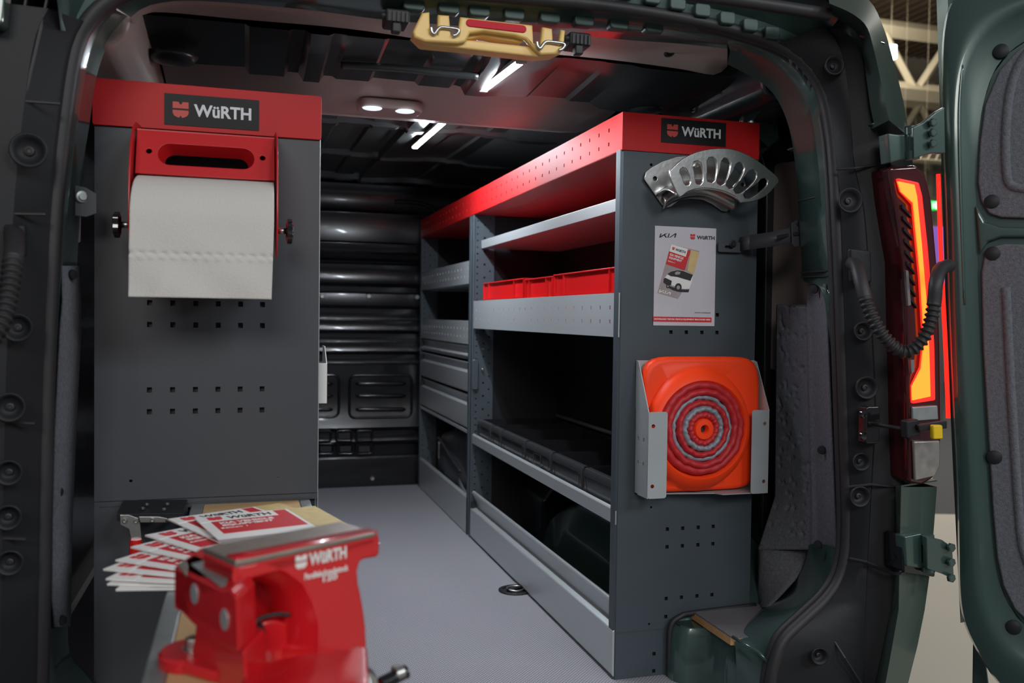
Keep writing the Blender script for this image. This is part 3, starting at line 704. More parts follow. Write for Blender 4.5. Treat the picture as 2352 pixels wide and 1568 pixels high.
# uprights (slotted) between bays
def upright(parent, y, name='upright'):
    h = []
    z = .03
    while z < 1.21:
        h.append((.012, z, .008, .008, 'rd')); 
        z += .025
    z = .04
    while z < 1.2:
        h.append((.040, z, .010, .010, 'rd')); h.append((.062, z+.025, .008, .008, 'rd')); z += .05
    u = perf(name, (XF+.004, y, 0), X_, Z_, .078, 1.225, .002, h, M['panel2'], parent)
    MB().prism([(XF-.002,y-.002),(XF-.002,y+.018),(XF+.004,y+.020),(XF+.006,y+.010),(XF+.006,y-.002)], 2, 0, 1.226).build('upright_edge', M['panel2'], parent, bevel=.0015)
    MB().prism([(XF+.004,y+.004),(XF+.35,y+.004),(XF+.35,y+.008),(XF+.004,y+.008)], 2, 0, 1.22).build('divider_sheet', M['black'], parent)  # black colour stands in for shade behind the holes and on the divider
    return u
upright(rk, YM-.030); 
for z in (.72,.64): screw(rk, (XF+.04, YM-.034, z), (0,-1,0), .006)
MB().prism([(XB-.01,Y0+.02),(XB,Y0+.02),(XB,YM-.03),(XB-.01,YM-.03)], 2, .03, 1.23).build('back_panel', M['black'], rk)
for (y, z) in ((2.52,.655),(2.52,.585)): screw(rk, (XB-.01, y, z), (-1,0,0), .006)
# upper plain shelf, set back
MB().prism([(.853,1.099),(.853,1.130),(.857,1.130),(.858,1.103),(XB-.01,1.103),(XB-.01,1.099)], 1, Y0+.02, YM-.035).build('shelf', M['alu'], rk, bevel=.0012)
# deep perforated shelf front
La = YM-.045-Y0
fh = []
for k in range(22):
    for z in (.036, .069): fh.append((.045+k*.0607, z, .0065, .009, 'sq'))
sf = perf('shelf_front', (XF, YM-.040, .798), -Y_, Z_, La+.003, .103, .002, fh, M['alu2'], rk)
MB().box(XF+.002, XB-.01, Y0+.003, YM-.040, .798, .800).build('shelf', M['alu2'], rk)
# low shelf with lip, tray rail behind
MB().prism([(XF,.362),(XF,.394),(XF+.006,.400),(XF+.012,.396),(XF+.012,.380),(XB-.01,.380),(XB-.01,.372),(XF+.012,.372),(XF+.008,.362)], 1, Y0+.003, YM-.040).build('shelf', M['alu'], rk, bevel=.0015)
MB().tube([(1.16,YM-.05,.463),(1.16,Y0+.02,.463)], .007, 8).build('rear_rail', M['alu2'], rk, smooth='all')
# bottom drawer-like flap with grip rebate
prf = [(XF+.002,.005),(XF-.003,.012),(XF-.003,.112),(XF+.002,.117),(XF+.020,.122),(XF+.013,.150),(XF+.004,.168),(XF+.002,.176),(XF+.006,.182),(XF+.014,.180),(XF+.022,.16),(XF+.026,.12),(XF+.020,.005)]
MB().prism(prf, 1, Y0+.003, YM-.040).build('bottom_flap', M['alu'], rk, bevel=.002)
MB().box(XF-.001, XF+.016, YM-.062, YM-.040, .121, .140).build('flap_stop', M['black'], rk)
MB().box(XF+.026, XB, Y0+.02, YM-.045, .004, .010).build('bottom_plate', M['black'], rk)
# latch clip on the divider
MB().prism(rrect(XF-.002, .565, XF+.022, .68, .010, 4), 1, YM-.040, YM-.032).build('latch_clip', M['panel2'], rk, bevel=.002)

rk2 = thing('storage_rack', 'far right-hand rack bay with two perforated shelves above three aluminium drawers', 'rack', (XF, YM, 0), 'rack bays on the right')
header(rk2, YM, Y2)
upright(rk2, Y2-.030)
upright(rk2, YM+.012, 'side_sheet')
MB().prism([(XB-.01,YM+.02),(XB,YM+.02),(XB,Y2-.03),(XB-.01,Y2-.03)], 2, .03, 1.23).build('back_panel', M['black'], rk2)
p = Vector((XB-.012, 4.0, 1.09)); screw(rk2, p, (-1,0,0), .014)
La = Y2-.045-YM-.02
def fr(z0, z1, za, zb_):
    fh = []
    for k in range(17):
        for z in (za, zb_): fh.append((.03+k*.0575, z, .0065, .009, 'sq'))
    perf('shelf_front', (XF, Y2-.042, z0), -Y_, Z_, La, z1-z0, .002, fh, M['alu2'], rk2)
    MB().box(XF+.002, XB-.01, YM+.022, Y2-.042, z0, z0+.002).build('shelf', M['alu2'], rk2)
fr(.969, 1.057, .030, .060); fr(.735, .825, .030, .060)
MB().box(XF+.001, XF+.014, YM+.022, Y2-.042, .824, .826).build('shelf_lip', M['alu2'], rk2)
def drawer(z0, z1):
    d = MB().prism([(XF+.004,z0+.004),(XF+.0,z0+.010),(XF-.002,z1-.042),(XF+.004,z1-.038),(XF+.016,z1-.034),(XF+.012,z1-.014),(XF+.004,z1-.006),(XF+.006,z1-.002),(XF+.014,z1-.003),(XF+.03,z1-.03),(XF+.03,z0+.004)], 1, YM+.026, Y2-.046).build('drawer', M['alu'], rk2, bevel=.0015)
    MB().box(XF-.001, XF+.02, YM+.022, YM+.040, z1-.055, z1-.006).build('end_cap', M['black'], d, bevel=.002)
    MB().box(XF-.001, XF+.02, Y2-.060, Y2-.044, z1-.040, z1-.010).build('end_cap', M['black'], d, bevel=.002)
drawer(.672, .733); 
drawer(.545, .668)
drawer(.405, .541)
MB().box(XF, XB-.02, YM+.022, Y2-.042, .390, .402).build('drawer_frame', M['alu'], rk2)
MB().prism([(XF-.002,.003),(XF-.002,.140),(XF+.004,.146),(XF+.016,.144),(XF+.02,.135),(XF+.02,.003)], 1, YM+.012, Y2-.040).build('bottom_flap', M['alu'], rk2, bevel=.002)

# ---- crates on the perforated shelf
def crate(lab, y0, y1, h, x0=.86, rib=2):
    L = y1-y0
    t = thing('storage_crate', lab, 'crate', (x0, y0, .8005), 'red crates on the perforated shelf')
    b = .8005; W = .27; th = .003; z1 = b+h
    mb = MB()
    mb.box(x0+.004, x0+.004+th, y0+.004, y1-.004, b, z1-.004); mb.box(x0+W-.004-th, x0+W-.004, y0+.004, y1-.004, b, z1-.004)
    mb.box(x0+.004+th, x0+W-.004-th, y0+.004, y0+.004+th, b, z1-.004); mb.box(x0+.004+th, x0+W-.004-th, y1-.004-th, y1-.004, b, z1-.004)
    mb.box(x0+.004+th, x0+W-.004-th, y0+.004+th, y1-.004-th, b, b+.003)
    mb.build('tub', M['redpl'], t)
    rm = MB().box(x0-.003, x0+.008, y0, y1, z1-.004, z1); rm.box(x0+W-.008, x0+W+.003, y0, y1, z1-.004, z1); rm.box(x0+.008, x0+W-.008, y0, y0+.010, z1-.004, z1); rm.box(x0+.008, x0+W-.008, y1-.010, y1, z1-.004, z1)
    rm.build('rim', M['redpl'], t, bevel=.001)
    rb = MB().box(x0-.003, x0+.004, y0+.001, y1-.001, z1-.064, z1-.060); rb.box(x0+.01, x0+W, y0-.001, y0+.004, z1-.064, z1-.060)
    rb.build('band', M['redpl'], t)
    for yy in ([y0+.003, y0+L*.22, y1-L*.16, y1-.006] if L > .2 else [y0+.003, y0+L*.40, y1-L*.3, y1-.006]):
        MB().box(x0-.003, x0+.004, yy, yy+.003, b, z1-.004).build('rib', M['redpl'], t)
crate('red plastic storage crate nearest the end panel, longest and tallest of the three', 1.925, 2.462, .166)
crate('short red plastic storage crate in the middle between two longer ones', 2.470, 2.740, .163)
crate('red plastic storage crate at the far end beside the bay divider', 2.752, 3.262, .168)

# ---- smoked bins on the low shelf
labs = ['smoked black plastic bin nearest the end panel, first in the row', 'smoked black bin second from the end panel', 'smoked black bin third from the end panel, with a raised square on its face', 'smoked black bin fourth from the end panel', 'narrow smoked black bin second from the bay divider', 'smoked black bin at the far end by the bay divider']
spans = [(1.925,2.155),(2.168,2.405),(2.416,2.655),(2.667,2.930),(2.940,3.064),(3.074,3.262)]
for lab, (y0, y1) in zip(labs, spans):
    x0, z0, h, W = .850, .382, .072, .29
    t = thing('storage_bin', lab, 'bin', (x0, y0, z0), 'smoked bins on the low shelf')
    mb = MB(); th = .003
    mb.box(x0, x0+W, y0, y0+th, z0, z0+h); mb.box(x0, x0+W, y1-th, y1, z0, z0+h); mb.box(x0+W-th, x0+W, y0+th, y1-th, z0, z0+h); mb.box(x0, x0+W, y0+th, y1-th, z0, z0+th)
    mb.build('tub', M['bin'], t)
    MB().prism([(x0-.006,z0+.002),(x0-.010,z0+h-.014),(x0-.004,z0+h),(x0+.012,z0+h),(x0+.004,z0+h-.006),(x0+.002,z0+.002)], 1, y0+.002, y1-.002).build('front', M['bin_lit'], t, bevel=.0015)
    fr_ = MB().tube([(x0-.011, q[0], q[1]) for q in rrect(y0+.012, z0+.010, y1-.012, z0+h-.018, .003, 2)], .0012, 5, True).build('label_frame', M['bin'], t)
    if 'raised' in lab: MB().tube([(x0-.012, q[0], q[1]) for q in rrect(y0+.08, z0+.016, y0+.15, z0+h-.022, .002, 2)], .0012, 5, True).build('label_window', M['bin_lit'], t)

# ---- black bag in the bottom of the far bay
bagc = Vector((.962, 3.82, .195))
t = thing('tool_bag', 'black zipped nylon bag lying in the bottom of the far bay', 'bag', (.955, 3.82, .03))
rows = []
for i in range(21):
    a = math.pi*i/20; row = []
    for k in range(32):
        b = 2*math.pi*k/32
        sx = .112*(abs(math.cos(b))**.6)*math.copysign(1, math.cos(b)); sz = .15*(abs(math.sin(b))**.65)*math.copysign(1, math.sin(b))
        s = max(.02, math.sin(a)**.42); w_ = 1+.03*math.sin(5*b+i)
        row.append(bagc+Vector((sx*s*w_, -.36*math.cos(a), sz*s*w_+.05*math.cos(a)*.4)))
    rows.append(row)
MB().grid(rows, True).build('body', M['bag'], t, smooth='all')
zp = smooth_path([(.865,4.10,.265),(.850,4.0,.285),(.845,3.9,.275),(.848,3.75,.235),(.858,3.6,.20)], 6)
zp_o = MB().tube(zp, .006, 6).build('zip', M['rubber'], t, smooth='all')
MB().prism([(q[0], q[1]) for q in rrect(3.925,.20,3.945,.262,.004,3)], 0, .834, .838).build('zip_pull', M['steel'], t, bevel=.001)
MB().lathe([(.012,0),(.012,.004),(.006,.005)], (.838,3.935,.268), (-1,0,0), 12).build('slider', M['steel'], t, smooth=True)
MB().tube(smooth_path([(.90,3.66,.19),(.872,3.64,.165),(.868,3.6,.13),(.89,3.55,.09)],5), .012, 8).build('carry_strap', M['bag'], t, smooth='all')

# ---- wheel arch rising behind the bottom flap (part of the van wall)
rows = []
for i in range(17):
    a = math.pi*i/16; rows.append([Vector((x, 2.36-.50*math.cos(a), max(.30*math.sin(a)**.8*(1 if x > 1.0 else .9 if x > .96 else 0), 0)+.001)) for x in (.955, .97, 1.01, 1.10, 1.20, 1.38)])
struct(MB().grid(rows).build('trim_23', M['green'], smooth=True, angle=60))
struct(MB().prism([(1.0,.012),(1.35,.012),(1.35,.34),(1.12,.34),(1.0,.2)], 1, 2.95, 3.2).build('trim_24', M['inner'], bevel=.01))

# ---- floor ring
t = thing('lashing_ring', 'round black recessed lashing ring in the grey floor beside the flap', 'ring', (.80, 2.61, 0))
MB().lathe([(.052,.0),(.052,.003),(.046,.005),(.040,.005),(.036,.001),(.0365,0)], (.80,2.61,0), (0,0,1), 28, cap=False).build('bezel', M['black'], t, smooth='all')
MB().lathe([(.037,.0006),(.001,.0008)], (.80,2.61,0), (0,0,1), 24, cap=False).build('recess', M['ink'], t)
MB().tube([(.80+.026*math.cos(R(a)), 2.61+.026*math.sin(R(a)), .006) for a in range(0,360,20)], .003, 6, True).build('ring', M['steel'], t, smooth='all')
MB().tube([(.772,2.60,.006),(.828,2.62,.006)], .005, 8).build('pivot_bar', M['black'], t, smooth='all')

# ================================================================== ON THE RIGHT END PANEL
# poster
Yp = Y0-.0016
pos = thing('poster', 'white poster with a van brochure printed on it, taped to the right end panel', 'poster', (.99, Yp, .94))
q = [at(1503,518,1,Yp), at(1643,528,1,Yp), at(1641.5,750,1,Yp), at(1501,748,1,Yp)]
PW, PH = .159, .2315; po = Vector((.9095, Yp-.0008, .8262))
MB().box(po.x, po.x+PW, Yp-.0006, Yp+.001, po.z, po.z+PH).build('sheet', M['poster'], pos)
def pp(a, b, d=0): return Vector((po.x+a/965*PW*965/850-.0030, Yp-.0008-d, po.z+PH-(b-112-(a-20)/850*40)/1392*PH))
def poly(name, pts, m_, d=0, parent=pos): return MB().extr([pp(a, b, d) for a, b in pts], (0,-.0003,0)).build(name, m_ if not isinstance(m_, str) else M[m_], parent)
def ltr(body, a, b, w_, h_, m_, d=.0002, rot=0, **k):
    u = Vector((math.cos(R(rot)), 0, math.sin(R(rot)))); v = Vector((-math.sin(R(rot)), 0, math.cos(R(rot))))
    return lettering(body, pp(a, b, d), u, v, w_/850*PW, h_/1392*PH, M[m_], pos, **k)
S = PW/850
# angular maker's mark, upper left
kia = MB()
def st(pts): kia.extr([pp(a, b) for a, b in pts], (0,-.0004,0))
def kmark(f):
    out = []
    for ps in ([(0,58),(16,58),(34,0),(18,0)],[(14,40),(20,58),(112,0),(86,0)],[(62,22),(76,12),(108,58),(88,58)],[(112,58),(128,58),(146,0),(130,0)],[(134,58),(154,58),(240,0),(216,0)],[(222,0),(240,0),(224,58),(206,58)]): out.append([f(a, b) for a, b in ps])
    return out
for ps in kmark(lambda a, b: (72+a, 220+b-a*.0)): st(ps)
kia.build('angular_mark', M['ink'], pos)
shield(pp(502,306), X_, Z_, 66*S, M['inkr'], pos)
ltr('WüRTH', 594, 303, 250, 52, 'ink', bold=.03)
# picture of the brochure, tilted
poly('cover_picture', [(235,372),(632,470),(548,810),(345,1140),(62,1050)], 'pinkp')
poly('cover_tan', [(512,455),(632,490),(556,805),(470,745)], 'tan', .0003)
poly('cover_red', [(212,468),(508,456),(432,742),(170,648)], 'inkr', .0006)
poly('cover_red', [(468,456),(508,466),(490,540),(440,548)], 'inkr', .0007)
poly('cover_white', [(236,372),(470,440),(442,550),(212,470)], 'inkw', .0009)
shield(pp(246,446,.0013), (math.cos(R(-14)),0,math.sin(R(-14))), (math.sin(R(14)),0,math.cos(R(14))), 34*S, M['inkr'], pos)
ltr('WüRTH', 292, 462, 145, 36, 'ink', .0013, rot=-13, bold=.03)
ltr('KIA VEHICLE', 220, 530, 190, 34, 'inkw', .0010, rot=-14, bold=.035)
ltr('EQUIPMENT', 208, 574, 180, 34, 'inkw', .0010, rot=-14, bold=.035)
ltr('Edition 1', 196, 612, 95, 18, 'inkw', .0010, rot=-14)
vb = poly('van_body', [(150,850),(200,785),(300,740),(420,745),(550,805),(535,900),(500,1000),(400,1000),(300,960),(180,930)], 'inkw', .0004)
poly('van_glass', [(192,790),(240,758),(320,738),(410,748),(548,806),(512,890),(400,855),(330,832),(240,820)], 'ink', .0007)
poly('van_windscreen', [(292,775),(325,752),(375,765),(360,798),(305,800)], 'pinkp', .0009)
poly('van_front', [(145,850),(165,840),(255,885),(245,950),(180,935),(140,905)], 'ink', .0007)
poly('van_sill', [(180,940),(300,985),(400,1010),(500,1010),(490,1050),(370,1045),(280,1020),(180,965)], 'ink', .0006)
for a, b, r in ((345,980,48),(200,960,22)):
    MB().extr([pp(a+r*math.cos(R(t)), b+r*1.25*math.sin(R(t)), .0009) for t in range(0,360,20)], (0,-.0003,0)).build('van_wheel', M['ink'], pos)
    MB().extr([pp(a+r*.5*math.cos(R(t)), b+r*.6*math.sin(R(t)), .0012) for t in range(0,360,30)], (0,-.0003,0)).build('wheel_rim', M['pinkp'], pos)
k2 = MB()
for ps in kmark(lambda a, b: (80+a*.7, 1000+b*.75+a*.17)): k2.extr([pp(a, b, .0005) for a, b in ps], (0,-.0003,0))
k2.build('angular_mark', M['inkw'], pos)
poly('red_banner', [(12,1378),(822,1420),(822,1488),(12,1450)], 'inkr')
ltr('DOWNLOAD THE KIA VEHICLE EQUIPMENT BROCHURE HERE', 24, 1428, 780, 26, 'inkw', bold=.03, rot=0)
ltr('wurth.co.uk/kiapv5', 580, 1352, 225, 18, 'ink')

# folded cone in its grey wall bracket
br = thing('cone_bracket', 'folded grey sheet-metal holder around the orange cone on the right end panel', 'bracket', (.868, 1.90, .44))
Yb = 1.828
def side(x, s, name):
    P = [(1.898,.437),(Yb,.437),(Yb,.632),(1.898,.745)] if s > 0 else [(1.898,.437),(Yb,.437),(Yb,.632),(1.898,.745)]
    o = perf(name, (x, 1.898, .436), -Y_ if s > 0 else -Y_, Z_, 1.898-Yb, .196, .002, [(.018+k*.028, z, .0065, .009, 'sq') for k in range(2) for z in (.075,.130)], M['alu2'], br)
    MB().prism([(1.898,.632),(Yb,.632),(1.885,.742),(1.898,.745)], 0, x-.0002, x+.0018).build(name, M['alu2'], br)
side(.868, 1, 'side_plate'); side(1.176, -1, 'side_plate')
def flange(x0, x1):
    plate('front_flange', [rrect(x0, .436, x1, .632, .006, 3), circ(x0+(.012 if x0 < 1 else .034), .600, .0045), circ(x0+(.012 if x0 < 1 else .034), .464, .0045)], (0, Yb, 0), X_, Z_, .002, M['alu2'], br)
flange(.868, .915); flange(1.132, 1.177)
MB().prism([(1.06,Yb+.002),(1.177,Yb+.002),(1.177,1.898),(.868,1.898),(.868,1.88),(1.05,Yb+.02)], 2, .436, .438).build('bottom_plate', M['alu2'], br)
MB().box(.868, 1.177, 1.896, 1.8985, .436, .745).build('back_plate', M['alu2'], br)

cn = thing('traffic_cone', 'folded orange pop-up cone with red and grey fabric rings on the right end panel', 'cone', (1.01, 1.87, .44))
cx_, cz_ = 1.008, .588
def sq(s):
    out = []
    for k in range(72):
        t = 2*math.pi*k/72; c, d = math.cos(t), math.sin(t); e = 7.0
        r = (abs(c)**e+abs(d)**e)**(-1/e); out.append((1.022+(.151-s)*r*c, .598+(.157-s)*r*d))
    return out
rows = []
for s, y in ((.004,1.890),(0,1.884),(0,1.868),(.004,1.862),(.012,1.860)): rows.append([Vector((a, y, b)) for a, b in sq(s)])
nq = len(rows[0])
def ringrow(r, y, kx=1.0, dz=0):
    out = []
    for a, b in sq(.012):
        t = math.atan2(b-cz_-dz, a-cx_); out.append(Vector((cx_+r*kx*math.cos(t), y, cz_+dz+r*math.sin(t))))
    return out
rows += [ringrow(.146,1.860,.9,0), ringrow(.138,1.850,.95), ringrow(.124,1.836,1), ringrow(.114,1.832,1), ringrow(.110,1.836,1), ringrow(.107,1.850,1), ringrow(.02,1.852,1)]
MB().grid(rows, True).build('base', M['orange'], cn, smooth=True, angle=60)
def cloth(r, wd, y, m_, seed, name):
    random.seed(seed); rows = []; N = 96
    ph = [random.uniform(0, 6.28) for _ in range(6)]
    prof_ = [(-.5,.008),(-.42,.0015),(-.2,-.003),(0,-.004),(.2,-.003),(.42,.0015),(.5,.008)]
    for k in range(N):
        t = 2*math.pi*k/N
        wob = .0007*math.sin(11*t+ph[0])+.0005*math.sin(23*t+ph[1])+.0006*math.sin(17*t+ph[2])+.0008*math.sin(3*t+ph[4])
        wy = .0007*math.sin(19*t+ph[3])+.0005*math.sin(31*t+ph[4])
        poly_ = 1-.010*abs(math.sin(5*t+ph[5]))**1.5
        rows.append([Vector((cx_+(r*poly_+wob+wd*a)*math.cos(t), y+b*.9+wy, cz_+.003+(r*poly_+wob+wd*a)*math.sin(t))) for a, b in prof_])
    rows.append(rows[0])
    return MB().grid(rows).build(name, M[m_], cn, smooth='all')
cloth(.100,.019,1.834,'redcloth',1,'fabric_ring'); cloth(.085,.017,1.831,'redcloth',2,'fabric_ring'); cloth(.072,.014,1.838,'greycloth',3,'grey_ring')
cloth(.060,.015,1.830,'redcloth',4,'fabric_ring'); cloth(.046,.015,1.829,'greycloth',5,'grey_ring'); cloth(.0325,.016,1.828,'redcloth',6,'fabric_ring')
MB().lathe([(.025,-.01),(.025,.006),(.0225,.010),(.011,.011),(.009,.008),(.0085,-.006),(.001,-.006)], (cx_,1.835,cz_+.002), (0,-1,0), 28, cap=False).build('tip', M['orange'], cn, smooth=True, angle=50)
MB().lathe([(.0084,-.004),(.001,-.004)], (cx_,1.835,cz_+.002), (0,-1,0), 16, cap=False).build('tip_hole', M['ink'], cn)

# cast aluminium hose hanger with slotted front
hg = thing('hose_hanger', 'cast aluminium fan-shaped hanger with slotted front above the poster', 'hanger', (1.0, 1.89, 1.13))
def W2(pts, Y): return [(at(x, y, 1, Y).x, at(x, y, 1, Y).z) for x, y in pts]
rear = W2([(1479,411),(1483,395),(1495,385),(1520,371),(1553,360),(1590,356),(1640,362),(1680,380),(1708,410),(1716,432),(1693,462),(1680,478),(1668,486),(1657,484),(1636,469),(1615,459),(1585,456),(1560,460),(1542,474),(1530,477),(1520,470)], 1.892)
plate('rear_plate', [rear, circ(*W2([(1504,410)],1.892)[0], .005, 12), circ(*W2([(1723-18,424)],1.892)[0], .005, 12)], (0,1.892,0), X_, Z_, .004, M['cast'], hg, bevel=.0012)
fo_ = smooth_path([(x, y, 0) for x, y in ((1536,393),(1564,367),(1600,349),(1643,341),(1682,343),(1721,358),(1757,383),(1788,412),(1776,432),(1757,451),(1729,463),(1700,466))], 4)
fi_ = smooth_path([(x, y, 0) for x, y in ((1690,452),(1664,440),(1630,433),(1600,434),(1579,441),(1560,452),(1547,430),(1538,410))], 4)
outer = W2([(p.x, p.y) for p in fo_]+[(p.x, p.y) for p in fi_], 1.815)
slots = []
for a, b, r0, r1 in (((1564,388),(1577,425),8,8),((1597,371),(1603,423),10,9),((1632,362),(1629,418),11,10),((1667,364),(1650,423),11,10),((1701,375),(1670,430),11,10),((1732,393),(1686,440),11,10),((1759,412),(1708,451),9,9)):
    A_ = W2([a, b], 1.815); s_ = 2.05*0+.0009
    (xa, za), (xb, zb2) = A_
    ang = math.atan2(zb2-za, xb-xa); mx_, mz_ = (xa+xb)/2-math.sin(ang)*.008, (za+zb2)/2+math.cos(ang)*.008
    P1 = []; ra, rb = r0*.00112, r1*.00108
    nn = 8
    cen = [(xa*(1-t)**2+2*mx_*t*(1-t)+xb*t*t, za*(1-t)**2+2*mz_*t*(1-t)+zb2*t*t) for t in [k/nn for k in range(nn+1)]]
    left = []; right = []
    for k, (x, z) in enumerate(cen):
        d0 = cen[min(k+1, nn)]; d1 = cen[max(k-1, 0)]; tt = Vector((d0[0]-d1[0], d0[1]-d1[1])).normalized()
        e = min(1, math.sqrt(max(0, 1-((abs(k-nn/2)-(nn/2-1.6))/1.8)**2)) if abs(k-nn/2) > nn/2-1.6 else 1); rr = (ra+(rb-ra)*k/nn)*e
        left.append((x-tt.y*rr, z+tt.x*rr)); right.append((x+tt.y*rr, z-tt.x*rr))
    slots.append(left+right[::-1])
plate('front_plate', [outer]+slots, (0,1.815,0), X_, Z_, .006, M['cast'], hg, bevel=.002)
# trough joining the two plates (arched)
tr = smooth_path([(x, y, 0) for x, y in ((1507,450),(1535,430),(1570,420),(1610,418),(1655,424),(1690,440),(1712,458))], 5)
fr_e = smooth_path([(x, y, 0) for x, y in ((1552,448),(1575,441),(1600,436),(1630,435),(1660,441),(1685,452),(1704,464))], 5)
ra_ = [at(p.x, p.y, 1, 1.890) for p in tr]; rb_ = [at(p.x, p.y, 1, 1.816) for p in fr_e]
rows = [[a.lerp(b, t)+Vector((0,0,.012*math.sin(math.pi*t))) for t in (0,.15,.35,.5,.65,.85,1)] for a, b in zip(ra_, rb_)]
MB().grid(rows).build('cradle', M['cast'], hg, smooth='all', solid=.004)
low_ = smooth_path([(x, y, 0) for x, y in ((1521,466),(1545,448),(1585,436),(1620,437),(1655,452),(1685,470))], 5)
rows = [[at(p.x, p.y, 1, 1.888)+Vector((0, -.012*math.sin(math.pi*t), (t-.5)*.035)) for t in (0,.25,.5,.75,1)] for p in low_]
MB().grid(rows).build('lower_rib', M['cast'], hg, smooth='all', solid=.003)
for x, y in ((1600,381),(1556,450),(1642,455)): screw(hg, at(x, y, 1, 1.888), (0,-1,0), .0065)

# tie bracket from end panel to the van pillar
t = thing('tie_bracket', 'dark slotted steel strap bolting the right rack to the van pillar', 'bracket', (1.13, 1.89, 1.09))
yb_ = 1.889
A0, A1 = at(1650,555,1,yb_), at(1702,580,1,yb_)
plate('foot', [rrect(A0.x, A1.z, A1.x, A0.z, .004, 3), cap(A0.x+.02, (A0.z+A1.z)/2, A0.x+.035, (A0.z+A1.z)/2, .004, 5)], (0, yb_, 0), X_, Z_, .003, M['panel'], t)
s0_, s1_, s2_ = at(1702,556,1,yb_), at(1720,552,1,1.86), at(1822,531,1,1.80)
e0, e1, e2 = at(1702,572,1,yb_), at(1720,570,1,1.86), at(1822,558,1,1.80)
MB().grid([[at(1700,545,1,yb_), at(1700,576,1,yb_)], [at(1722,540,1,1.86), at(1722,573,1,1.86)], [at(1775,532,1,1.83), at(1775,566,1,1.83)], [at(1818,522,1,1.80), at(1820,556,1,1.80)]]).build('strap', M['panel'], t, smooth=True, solid=.003)
e = [at(x, y, 1, 1.79) for x, y in ((1818,512),(1830,505),(1858,503),(1866,512),(1869,558),(1862,562),(1826,567),(1820,560))]
MB().extr(e, (0,.003,0)).build('end_plate', M['panel'], t, bevel=.001)
for a, b, Y in (((1787,544),(1812,539),1.806),((1833,514),(1852,510),1.788),((1825,537),(1838,535),1.788)):
    pa, pb = at(*a, 1, Y), at(*b, 1, Y); MB().prism(cap(pa.x, pa.z, pb.x, pb.z, .004, 5), 1, Y-.002, Y-.0005).build('slot', M['ink'], t)
p = at(1850,530,1,1.787); MB().lathe([(.015,0),(.015,.002),(.007,.003),(.007,.007),(.005,.008)], p, (0,-1,0), 20).build('bolt', M['steel'], t, smooth=True)
p = at(1683,560,1,yb_-.002); MB().lathe([(.009,0),(.009,.002),(.006,.003),(.006,.006)], p, (0,-1,0), 14).build('bolt', M['black'], t, smooth=True)
t = thing('tie_bracket', 'dark steel strap behind the left end panel with a bright bolt', 'bracket', (-.25, 1.78, 1.05))
e = [at(x, y, 1, 1.70) for x, y in ((172,425),(196,430),(222,445),(222,490),(198,498),(172,495))]
MB().extr(e, (0,.003,0)).build('strap', M['panel'], t, bevel=.001)
p = at(188,452,1,1.70); MB().lathe([(.011,0),(.010,.003),(.006,.004),(.006,.007)], p, (.5,-1,0), 18).build('bolt', M['galv'], t, smooth=True)
# ================================================================== LEFT RACK
YL = 1.80; XL0, XL1 = -.268, .138
lk = thing('storage_rack', 'left-hand rack seen end on, dark perforated end panel under a plain red header', 'rack', (XL0, YL, 0))
lc = [-.173+.0408*k for k in range(6)]
lh = [(x-XL0, z, .009, .010, 'sq') for z in (.859,.818,.695,.654) for x in lc]+[(.069-XL0,1.153,.008,.008,'rd'),(-.205-XL0,.525,.007,.007,'rd'),(.062-XL0,.524,.007,.007,'rd')]
perf('end_panel', (XL0, YL, .488), X_, Z_, XL1-XL0, 1.187-.488, .0025, [(a, b-.488, c, d, e) for a, b, c, d, e in lh], M['panel'], lk)
MB().box(XL0+.004, XL1-.004, YL+.014, YL+.018, .0, 1.187).build('panel_lining', M['ink'], lk)
MB().prism([(XL0,.0),(-.104,.0),(-.104,.470),(.128,.476),(XL1,.476),(XL1,.487),(XL0,.487)], 1, YL-.001, YL+.002).build('lower_panel', M['panel'], lk)
MB().box(XL0+.01, XL1-.012, YL-.003, YL-.001, .478, .4795).build('panel_fold', M['panel'], lk)
MB().prism([(XL1,YL),(XL1+.0015,YL+.002),(XL1+.0015,YL+.03),(XL1-.001,YL+.03)], 2, 0, 1.187).build('panel_edge', M['alu2'], lk)
hdr = MB().prism(rrect(XL0-.003, 1.183, XL1+.002, 1.268, .004, 2), 1, YL-.006, YL-.004).build('header_end', M['red'], lk, bevel=.0008)
MB().box(XL0-.002, XL1, YL-.004, 3.3, 1.183, 1.1845).build('header_tray', M['red'], lk)
MB().box(XL1-.0015, XL1+.001, YL-.004, 3.3, 1.184, 1.267).build('fascia', M['red'], lk)
MB().box(XL0-.002, XL0+.0, YL-.004, 3.3, 1.184, 1.267).build('header_back', M['red'], lk)
MB().box(XL0+.002, XL1-.002, YL-.002, 3.3, 1.254, 1.256).build('bounce_blocker', M['panel'], lk)  # added out of view over the left header, blocks its red bounce
header_sign(lk, (-.1475, YL-.0064, 1.192), X_, .170, .058)
for k, y in enumerate((2.4, 3.28)): MB().box(XL0, XL1, y, y+.02, 0, 1.184).build('divider', M['panel'], lk)
for z in (.30, .62, .9): MB().box(XL0, XL1-.002, YL+.02, 3.28, z, z+.03).build('shelf', M['alu2'], lk)
# grey holder that sticks out past the panel edge
t = thing('can_holder', 'small light grey sheet-metal holder on the aisle side of the left rack', 'holder', (.140, 1.86, .70))
MB().prism([(1.852,.660),(1.852,.742),(1.90,.775),(1.95,.775),(1.95,.660)], 0, .158, .1595).build('outer_side', M['white'], t)
MB().box(.1405, .1595, 1.850, 1.852, .660, .742).build('front', M['white'], t, bevel=.0008)
MB().box(.1405, .1595, 1.852, 1.95, .660, .662).build('bottom', M['white'], t)

